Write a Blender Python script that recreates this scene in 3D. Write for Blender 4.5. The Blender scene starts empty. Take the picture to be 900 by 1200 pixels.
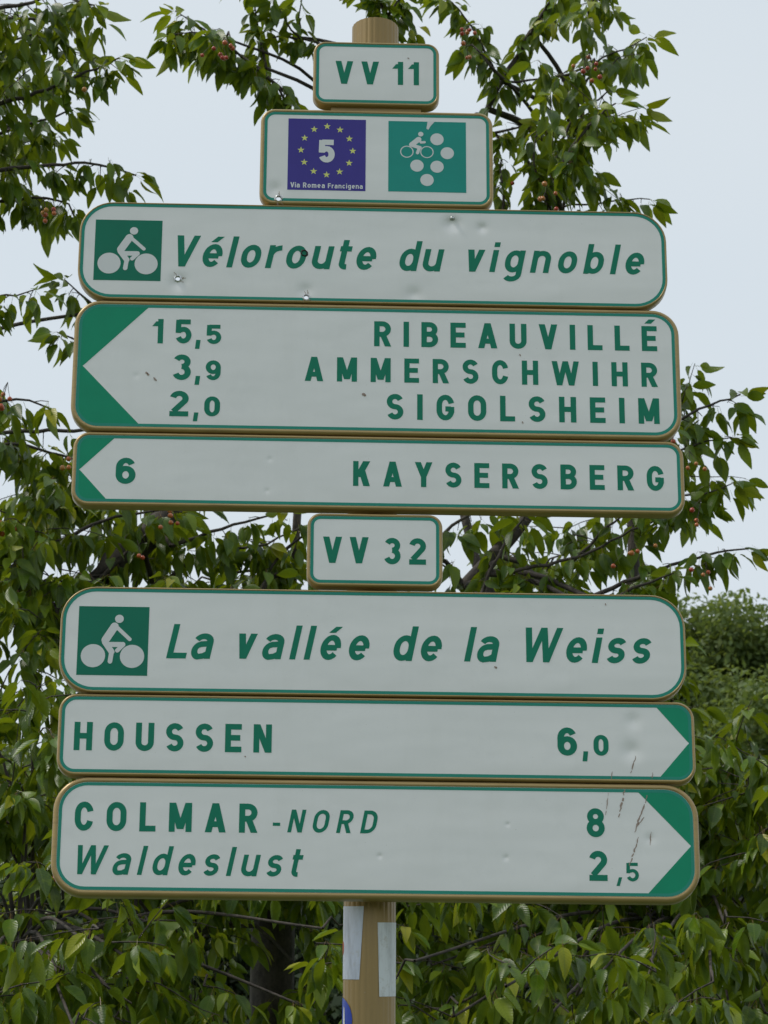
import bpy, bmesh, math, random
import numpy as np
from mathutils import Vector, Matrix
from mathutils.geometry import tessellate_polygon

# measured layout, metres (sign-local: x from the centre, z from the lower edge)
CAM_F=2.74340; CAM_PITCH=0.362429; CAM_YAW=0.031830; CAM_ROLL=0.004764; EYE=1.60; SIGN_Y=5.50
SIGNS={'vv11': {'x0': 0.0128, 'x1': 0.2938, 'z0': 4.65, 'z1': 4.8105, 'rim': 0.007, 'rad': 0.0282},
 'r5': {'x0': -0.1009, 'x1': 0.4119, 'z0': 4.4015, 'z1': 4.6376, 'rim': 0.0088, 'rad': 0.0317},
 'velo': {'x0': -0.4889, 'x1': 0.7894, 'z0': 4.1662, 'z1': 4.3998, 'rim': 0.0053, 'rad': 0.0722},
 'ribe': {'x0': -0.4899, 'x1': 0.8095, 'z0': 3.8608, 'z1': 4.1612, 'rim': 0.0106, 'rad': 0.0581},
 'kays': {'x0': -0.4804, 'x1': 0.81, 'z0': 3.6916, 'z1': 3.8529, 'rim': 0.0088, 'rad': 0.0352},
 'vv32': {'x0': 0.015, 'x1': 0.298, 'z0': 3.5206, 'z1': 3.683, 'rim': 0.0076, 'rad': 0.0282},
 'vall': {'x0': -0.4896, 'x1': 0.8007, 'z0': 3.2835, 'z1': 3.5127, 'rim': 0.0053, 'rad': 0.0722},
 'hous': {'x0': -0.4845, 'x1': 0.8126, 'z0': 3.1087, 'z1': 3.2764, 'rim': 0.007, 'rad': 0.037},
 'colm': {'x0': -0.4863, 'x1': 0.8139, 'z0': 2.8626, 'z1': 3.1022, 'rim': 0.012, 'rad': 0.0686}}
TEXTS=[('vv11', 'VV', -0.0909, 0.0059, 0.053, 0.0577, 'bold'), ('vv11', '11', 0.0355, 0.0957, 0.0532, 0.0583, 'bold'), ('vv32', 'VV', -0.1082, -0.0132, 0.0512, 0.0582, 'bold'),
 ('vv32', '32', 0.0198, 0.1067, 0.0502, 0.0586, 'bold'), ('velo', 'Véloroute', -0.4259, 0.0057, 0.0806, 0.0747, 'ital'), ('velo', 'du', 0.0557, 0.1538, 0.0799, 0.0724, 'ital'),
 ('velo', 'vignoble', 0.2056, 0.5891, 0.0812, 0.0718, 'ital'), ('vall', 'La', -0.4259, -0.329, 0.0752, 0.0742, 'ital'), ('vall', 'vallée', -0.2771, -0.0088, 0.0766, 0.0735, 'ital'),
 ('vall', 'de', 0.0403, 0.1403, 0.0769, 0.0751, 'ital'), ('vall', 'la', 0.1856, 0.2589, 0.0777, 0.0748, 'ital'), ('vall', 'Weiss', 0.3138, 0.5736, 0.0783, 0.0749, 'ital'),
 ('ribe', 'RIBEAUVILLÉ', -0.0076, 0.6014, 0.2056, 0.0589, 'cap'), ('ribe', 'AMMERSCHWIHR', -0.1551, 0.6002, 0.122, 0.0563, 'cap'), ('ribe', 'SIGOLSHEIM', 0.0202, 0.6016, 0.0364, 0.059, 'cap'),
 ('ribe', '15', -0.4833, -0.3989, 0.2034, 0.0572, 'cap'), ('ribe', ',', -0.3908, -0.3789, 0.2037, 0.0581, 'cap'), ('ribe', '5', -0.3665, -0.3352, 0.2034, 0.046, 'cap'),
 ('ribe', '3', -0.4357, -0.3978, 0.119, 0.0594, 'cap'), ('ribe', ',', -0.3893, -0.3775, 0.1199, 0.0575, 'cap'), ('ribe', '9', -0.3664, -0.3343, 0.1199, 0.046, 'cap'),
 ('ribe', '2', -0.4405, -0.4004, 0.0352, 0.0587, 'cap'), ('ribe', ',', -0.3905, -0.3788, 0.0358, 0.0564, 'cap'), ('ribe', '0', -0.3671, -0.3337, 0.0364, 0.0459, 'cap'),
 ('kays', '6', -0.5536, -0.5118, 0.049, 0.0591, 'cap'), ('kays', 'KAYSERSBERG', -0.0551, 0.6013, 0.0528, 0.0564, 'cap'), ('hous', 'HOUSSEN', -0.6149, -0.2147, 0.0525, 0.0596, 'cap'),
 ('hous', '6', 0.3666, 0.4067, 0.0548, 0.0596, 'cap'), ('hous', ',', 0.4172, 0.4292, 0.0551, 0.0586, 'cap'), ('hous', '0', 0.4402, 0.471, 0.0556, 0.044, 'cap'), ('colm', 'COLMAR', -0.606, -0.2395, 0.1318, 0.0601, 'cap'),
 ('colm', '-', -0.209, -0.1942, 0.1332, 0.0469, 'light'), ('colm', 'NORD', -0.18, 0.0017, 0.1337, 0.0471, 'light'), ('colm', 'Waldeslust', -0.5969, -0.1462, 0.043, 0.0594, 'itallight'),
 ('colm', '8', 0.4229, 0.4594, 0.1318, 0.0598, 'cap'), ('colm', '2', 0.4263, 0.4628, 0.0422, 0.0616, 'cap'), ('colm', ',', 0.4801, 0.4898, 0.0422, 0.0497, 'light'), ('colm', '5', 0.5008, 0.5258, 0.0416, 0.0386, 'med'),
 ('r5', '5', -0.1277, -0.0926, 0.1032, 0.0576, 'heavy'), ('r5', 'Via', -0.1889, -0.1682, 0.0417, 0.0127, 'small'), ('r5', 'Romea', -0.1612, -0.1134, 0.0415, 0.0125, 'small'),
 ('r5', 'Francigena', -0.1067, -0.0305, 0.0413, 0.0119, 'small')]
ARROWS={'ribe': [(-0.495, 0.2844), (-0.6283, 0.1479), (-0.5006, 0.012)],
 'kays': [(-0.5669, 0.1441), (-0.6305, 0.0797), (-0.5691, 0.0117)],
 'hous': [(0.5747, 0.1558), (0.6364, 0.0844), (0.5758, 0.0138)],
 'colm': [(0.5363, 0.2187), (0.6335, 0.116), (0.5404, 0.0141)]}
SQUARES={'velo': (-0.6044, 0.0448, -0.4597, 0.1897), 'vall': (-0.6078, 0.0369, -0.4632, 0.1853), 'euro': (-0.1955, 0.0359, -0.0244, 0.212), 'grape': (0.0255, 0.0365, 0.1968, 0.2107)}
HOLES=[('r5', -0.2143, 0.0134, 0.0058, 'open'), ('velo', -0.4228, 0.0515, 0.0054, 'open'), ('velo', -0.1453, 0.0125, 0.0054, 'open'), ('velo', -0.1509, 0.118, 0.0054, 'dark'), ('velo', 0.1709, 0.2083, 0.0051, 'bolt')]
DENTS=[('velo', 0.1709, 0.1958, 0.0238, 1.0), ('velo', 0.2361, 0.1869, 0.0153, 0.8), ('velo', -0.4211, 0.042, 0.0238, 0.8), ('velo', -0.1468, 0.0293, 0.0204, 0.5), ('velo', 0.0872, 0.0239, 0.0238, 0.5),
 ('colm', 0.2636, 0.1558, 0.0068, 0.5), ('colm', 0.2594, 0.0872, 0.0085, 0.5), ('colm', 0.0061, 0.0875, 0.0076, 0.5), ('hous', 0.5226, 0.1296, 0.0238, 0.35), ('hous', 0.5174, 0.0663, 0.0272, 0.5),
 ('colm', 0.5507, 0.1295, 0.0153, 0.4), ('r5', -0.2227, 0.0353, 0.0238, 0.5), ('kays', -0.2312, 0.11, 0.0085, 0.3), ('kays', -0.2353, 0.0386, 0.0085, 0.3), ('ribe', -0.5128, 0.1273, 0.0102, 0.2)]
MARKS=[('hous', [(0.5258, 0.0556), (0.5191, 0.0322), (0.5115, 0.0088)], 0.0028), ('hous', [(0.478, 0.0227), (0.475, 0.0065)], 0.0023), ('hous', [(0.5597, 0.022), (0.5576, 0.0094)], 0.0021),
 ('colm', [(0.4685, 0.224), (0.4654, 0.2027), (0.4614, 0.1778)], 0.0018), ('colm', [(0.5016, 0.2316), (0.4967, 0.2084), (0.4881, 0.1746)], 0.0039),
 ('colm', [(0.5464, 0.2197), (0.5405, 0.1966), (0.5276, 0.1663), (0.52, 0.1432)], 0.0035), ('colm', [(0.5381, 0.1735), (0.5255, 0.1557)], 0.0028), ('colm', [(0.5275, 0.1328), (0.5172, 0.1028), (0.507, 0.0746)], 0.0033),
 ('colm', [(0.5528, 0.1437), (0.5503, 0.1172)], 0.0021), ('ribe', [(-0.0295, 0.095), (-0.0276, 0.0901)], 0.0053), ('ribe', [(0.3048, 0.1927), (0.3066, 0.1888)], 0.0028),
 ('ribe', [(-0.4931, 0.1356), (-0.4875, 0.1298)], 0.0053), ('ribe', [(-0.4764, 0.124), (-0.4707, 0.1162)], 0.0035), ('vv11', [(0.0703, 0.1223), (0.0732, 0.1191)], 0.0028),
 ('hous', [(-0.2683, 0.0445), (-0.2666, 0.0428)], 0.0021), ('vall', [(0.4793, 0.2083), (0.481, 0.2046)], 0.0026), ('vall', [(0.2491, 0.0675), (0.2526, 0.0639)], 0.0035),
 ('ribe', [(0.3083, 0.0363), (0.31, 0.0324)], 0.0026)]
POST={'x': 0.1534, 'y': 5.606, 'r': 0.0529, 'top': 4.906}
STICK={'left': [(0.0983, 2.859), (0.1403, 2.8595), (0.132, 2.7111), (0.0998, 2.7108)],
 'right': [(0.1679, 2.8268), (0.2081, 2.8273), (0.2085, 2.6779), (0.1721, 2.6775)],
 'blue': [(0.0983, 2.6903), (0.1146, 2.665), (0.1149, 2.6227)]}
LIMBS=[(0, 0.11, 0.075, [(-0.0939, 10.2, 0.0), (-0.0939, 10.2, 3.4753), (-0.1213, 10.2, 3.9153), (-0.1595, 10.2, 4.2376)]),
 (0, 0.075, 0.045, [(-0.1563, 10, 4.1859), (-0.3568, 10.0, 4.5721), (-0.7166, 9.8, 4.8161), (-1.0138, 9.6, 4.8909), (-1.3335, 9.5, 5.3079)]),
 (0, 0.055, 0.03, [(-1.3335, 9.5, 5.3079), (-1.487, 9.4, 5.9712), (-1.5013, 9.4, 6.676), (-1.472, 9.4, 7.2285)]),
 (0, 0.06, 0.02, [(-0.7166, 9.8, 4.8161), (-0.7326, 9.7, 4.9792), (-0.5983, 9.7, 5.1305), (-0.4621, 9.7, 5.2734), (-0.1705, 9.7, 5.6122), (0.2073, 9.7, 6.1816), (0.534, 9.7, 6.6432)]),
 (0, 0.022, 0.006, [(-0.1595, 10.2, 4.2376), (-0.0607, 10.2, 4.7707), (-0.0213, 9.9, 5.2814), (-0.0154, 9.9, 5.9461), (-0.0924, 9.9, 6.6021), (-0.1179, 9.9, 7.0943)]),
 (0, 0.035, 0.012, [(-0.1705, 9.7, 5.6122), (-0.0381, 9.6, 6.2718), (0.2323, 9.6, 6.8985), (0.2797, 9.6, 7.3154), (0.3628, 9.6, 7.5491)]),
 (0, 0.03, 0.012, [(-0.1213, 10.2, 3.9153), (-0.3361, 9.6, 3.6866), (-0.6015, 9.2, 3.5394), (-0.869, 8.8, 3.4245)]),
 (1, 0.1, 0.07, [(1.2327, 10.6, 0.0), (1.2327, 10.6, 3.5629), (1.2426, 10.6, 3.9561), (1.2128, 10.6, 4.3592)]),
 (1, 0.04, 0.014, [(1.1784, 10.3, 4.2811), (1.0177, 10.3, 4.6813), (0.8254, 10.3, 5.022), (0.6958, 10.3, 5.3711), (0.6482, 10.3, 5.8024)]),
 (1, 0.032, 0.011, [(1.2128, 10.6, 4.3592), (1.2041, 10.2, 4.7217), (1.2812, 10.2, 5.1692), (1.2768, 10.2, 5.6288), (1.1369, 10.2, 6.137), (0.8379, 10.2, 6.7352), (0.7454, 10.2, 7.249)]),
 (1, 0.035, 0.014, [(0.6196, 9.9, 5.0541), (0.7327, 9.9, 5.1916), (0.87, 9.9, 5.3653), (0.9966, 9.9, 5.5759)]),
 (1, 0.03, 0.012, [(1.2768, 10.2, 5.6288), (1.148, 10.0, 6.0487), (0.9579, 10.0, 6.6752), (1.0137, 10.0, 6.9434), (1.0964, 10.0, 7.1311)]),
 (1, 0.035, 0.015, [(1.2426, 10.6, 3.9561), (1.4361, 10.2, 3.87), (1.6937, 10.2, 3.9693), (1.9566, 10.2, 4.1345)])]
BRANCHES=[(0, 0.012, 0.003, 38, 0.12, [(-1.3383, 8.6, 6.6132), (-1.1944, 8.6, 6.6848), (-1.0192, 8.6, 6.7404), (-0.872, 8.6, 6.7784), (-0.751, 8.6, 6.7367)]),
 (0, 0.012, 0.003, 36, 0.1, [(-1.3651, 8.8, 6.6606), (-1.1597, 8.8, 6.7697), (-0.9791, 8.8, 6.802), (-0.8404, 8.8, 6.76)]),
 (0, 0.012, 0.003, 26, 0.07, [(-1.3438, 8.8, 6.3196), (-1.0824, 8.8, 6.4544), (-0.9203, 8.8, 6.5197), (-0.7878, 8.8, 6.5915), (-0.6631, 8.8, 6.6497)]),
 (0, 0.01, 0.003, 30, 0.08, [(-1.3679, 9.0, 6.3239), (-1.1305, 9.0, 6.4324), (-0.9507, 9.0, 6.5057), (-0.8361, 9.0, 6.5501)]),
 (0, 0.01, 0.003, 28, 0.06, [(-1.2597, 8.9, 6.2228), (-1.0211, 8.9, 6.2551), (-0.7813, 8.9, 6.2807), (-0.6048, 8.9, 6.2405)]),
 (0, 0.008, 0.003, 28, 0.05, [(-1.2678, 9.0, 6.1728), (-1.0863, 9.0, 6.1733), (-0.966, 9.0, 6.1895), (-0.8436, 9.0, 6.165), (-0.8172, 9.0, 6.1148)]),
 (0, 0.006, 0.002, 24, 0.05, [(-1.1456, 8.7, 5.6439), (-0.9738, 8.7, 5.6698), (-0.9111, 8.7, 5.687)]), (0, 0.006, 0.002, 26, 0.04, [(-0.7367, 9.2, 5.8421), (-0.8102, 9.2, 5.9182), (-0.8553, 9.2, 5.9681)]),
 (0, 0.006, 0.002, 24, 0.04, [(-0.7202, 9.2, 5.6585), (-0.7928, 9.2, 5.7237), (-0.8824, 9.2, 5.7553)]),
 (0, 0.008, 0.003, 26, 0.08, [(-1.2183, 9.0, 5.3351), (-1.0457, 9.0, 5.4023), (-0.943, 9.0, 5.4107), (-0.8826, 9.0, 5.3797)]),
 (0, 0.008, 0.006, 14, 0.07, [(-1.2554, 9.3, 5.4005), (-1.0743, 9.3, 5.4103), (-0.8927, 9.3, 5.4169), (-0.6803, 9.3, 5.4208)]),
 (0, 0.008, 0.003, 30, 0.1, [(-1.2626, 9.4, 5.3356), (-1.0528, 9.4, 5.4055), (-0.8984, 9.4, 5.3751), (-0.7435, 9.4, 5.3284)]),
 (0, 0.005, 0.002, 40, 0.06, [(-0.0687, 9.3, 6.7262), (-0.1121, 9.3, 6.8338), (-0.1773, 9.3, 6.8978), (-0.2654, 9.3, 6.9616), (-0.3902, 9.3, 7.0652), (-0.5054, 9.3, 7.1475)]),
 (0, 0.006, 0.002, 32, 0.06, [(-0.1914, 9.2, 6.8477), (-0.3146, 9.2, 6.9535), (-0.4334, 9.2, 6.9944), (-0.5127, 9.2, 6.9852)]),
 (0, 0.006, 0.002, 24, 0.03, [(-0.1567, 9.4, 6.9627), (-0.1856, 9.4, 7.1104), (-0.2148, 9.4, 7.2595), (-0.2361, 9.4, 7.3344)]),
 (0, 0.006, 0.002, 22, 0.03, [(0.1219, 9.4, 7.0063), (0.0364, 9.4, 7.0785), (-0.0355, 9.4, 7.0991), (-0.0857, 9.4, 7.1726), (-0.1432, 9.4, 7.2801)]),
 (0, 0.004, 0.002, 14, 0.03, [(-0.0355, 9.4, 7.0991), (-0.0304, 9.4, 7.1889), (-0.0189, 9.4, 7.302)]), (0, 0.006, 0.003, 4, 0.03, [(-0.0355, 9.4, 7.0991), (-0.1398, 9.4, 7.1003)]),
 (0, 0.008, 0.003, 38, 0.05, [(0.2909, 9.4, 7.0474), (0.2968, 9.4, 7.1969), (0.257, 9.4, 7.29), (0.1907, 9.4, 7.364)]), (0, 0.008, 0.003, 30, 0.05, [(0.2968, 9.4, 7.1969), (0.3556, 9.4, 7.2924), (0.3883, 9.4, 7.369)]),
 (1, 0.007, 0.002, 30, 0.04, [(0.777, 9.7, 7.0912), (0.7372, 9.7, 7.1398), (0.6711, 9.7, 7.2878), (0.621, 9.7, 7.3832), (0.5298, 9.7, 7.4898)]),
 (1, 0.006, 0.002, 26, 0.05, [(0.7132, 9.6, 7.105), (0.6473, 9.6, 7.2021), (0.6138, 9.6, 7.1899)]),
 (1, 0.012, 0.006, 22, 0.04, [(0.7162, 9.8, 7.0275), (0.8132, 9.8, 7.2333), (0.8901, 9.8, 7.3788), (0.9712, 9.8, 7.5219), (1.032, 9.8, 7.65)]),
 (1, 0.008, 0.003, 26, 0.06, [(0.8901, 9.8, 7.3788), (0.9885, 9.8, 7.5302), (1.1266, 9.8, 7.5534), (1.2356, 9.8, 7.5048)]),
 (1, 0.006, 0.002, 16, 0.06, [(0.7703, 9.7, 7.091), (0.8713, 9.7, 7.1048), (0.9792, 9.7, 7.1226), (1.0471, 9.7, 7.1547)]),
 (1, 0.006, 0.002, 30, 0.07, [(0.9691, 9.6, 7.0657), (1.063, 9.6, 7.0981), (1.1985, 9.6, 7.1772), (1.3278, 9.6, 7.2489)]),
 (1, 0.01, 0.003, 34, 0.09, [(0.9005, 9.4, 6.3706), (0.9529, 9.4, 6.6228), (1.0107, 9.4, 6.7768), (1.1434, 9.4, 6.8973)]),
 (1, 0.008, 0.003, 34, 0.08, [(0.9051, 9.1, 6.3575), (0.9763, 9.1, 6.4988), (1.0663, 9.1, 6.6065), (1.1372, 9.1, 6.6791)]),
 (1, 0.006, 0.002, 20, 0.06, [(0.7204, 9.6, 6.8129), (0.8264, 9.6, 6.845), (0.9262, 9.6, 6.8845)]), (1, 0.006, 0.002, 24, 0.04, [(0.7564, 9.6, 6.4687), (0.7517, 9.6, 6.6511), (0.7401, 9.6, 6.7985)]),
 (1, 0.006, 0.002, 30, 0.07, [(0.892, 9.3, 6.3904), (0.8465, 9.3, 6.5315), (0.871, 9.3, 6.6755)]), (1, 0.006, 0.002, 12, 0.04, [(0.6832, 9.5, 6.327), (0.9102, 9.5, 6.4286), (1.1051, 9.5, 6.4688), (1.3069, 9.5, 6.4948)]),
 (1, 0.008, 0.003, 34, 0.07, [(1.177, 9.5, 5.4865), (1.3522, 9.5, 5.5675), (1.4645, 9.5, 5.6274), (1.6126, 9.5, 5.6986)]),
 (1, 0.007, 0.002, 28, 0.06, [(1.2048, 9.5, 5.3526), (1.3962, 9.5, 5.4736), (1.5232, 9.5, 5.5097), (1.5801, 9.5, 5.5175)]),
 (1, 0.007, 0.002, 28, 0.07, [(1.2012, 9.5, 5.2194), (1.3587, 9.5, 5.2819), (1.4682, 9.5, 5.2938), (1.5728, 9.5, 5.3324)]),
 (1, 0.006, 0.002, 18, 0.05, [(1.2248, 9.6, 5.6651), (1.4172, 9.6, 5.7032), (1.4385, 9.6, 5.7658)]),
 (1, 0.009, 0.003, 30, 0.06, [(1.0388, 9.5, 4.8893), (1.2565, 9.5, 4.9838), (1.4595, 9.5, 5.0525), (1.6186, 9.5, 5.0814)]),
 (1, 0.007, 0.002, 24, 0.07, [(0.772, 9.6, 5.0179), (1.022, 9.6, 5.0813), (1.2119, 9.6, 5.1841), (1.4025, 9.6, 5.2608), (1.4979, 9.6, 5.2893)]),
 (1, 0.008, 0.003, 26, 0.07, [(0.9139, 9.8, 5.0241), (1.0434, 9.8, 5.1606), (1.1742, 9.8, 5.2985), (1.3043, 9.8, 5.3691)]),
 (1, 0.008, 0.003, 26, 0.06, [(1.0568, 9.4, 4.7913), (1.1807, 9.4, 4.8892), (1.3349, 9.4, 4.9497)]),
 (1, 0.008, 0.003, 22, 0.06, [(0.4713, 9.8, 5.1511), (0.567, 9.8, 5.2712), (0.663, 9.8, 5.3239), (0.7912, 9.8, 5.3602)]),
 (0, 0.006, 0.002, 22, 0.06, [(0.4078, 9.8, 5.1838), (0.5346, 9.8, 5.1017), (0.6133, 9.8, 5.0192)]), (1, 0.008, 0.003, 28, 0.07, [(0.647, 9.6, 4.9175), (0.742, 9.6, 5.1164), (0.8374, 9.6, 5.2511)]),
 (0, 0.01, 0.004, 24, 0.07, [(-0.769, 9.6, 4.8948), (-0.6224, 9.6, 5.0771), (-0.4571, 9.6, 5.2289)]),
 (0, 0.008, 0.003, 28, 0.08, [(-0.8912, 9.5, 5.0526), (-0.712, 9.5, 5.1537), (-0.5294, 9.5, 5.1963), (-0.4216, 9.5, 5.1916)]),
 (0, 0.008, 0.003, 26, 0.08, [(-0.5358, 9.8, 5.0007), (-0.3511, 9.8, 5.1375), (-0.1624, 9.8, 5.1743), (-0.0053, 9.8, 5.2445)]),
 (0, 0.008, 0.003, 24, 0.08, [(-0.4685, 9.6, 5.0962), (-0.2846, 9.6, 5.1654), (-0.0685, 9.6, 5.2355)]), (0, 0.008, 0.003, 24, 0.08, [(-0.1567, 9.7, 4.9391), (-0.0663, 9.7, 5.1061), (0.0886, 9.7, 5.2425)])]
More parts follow.
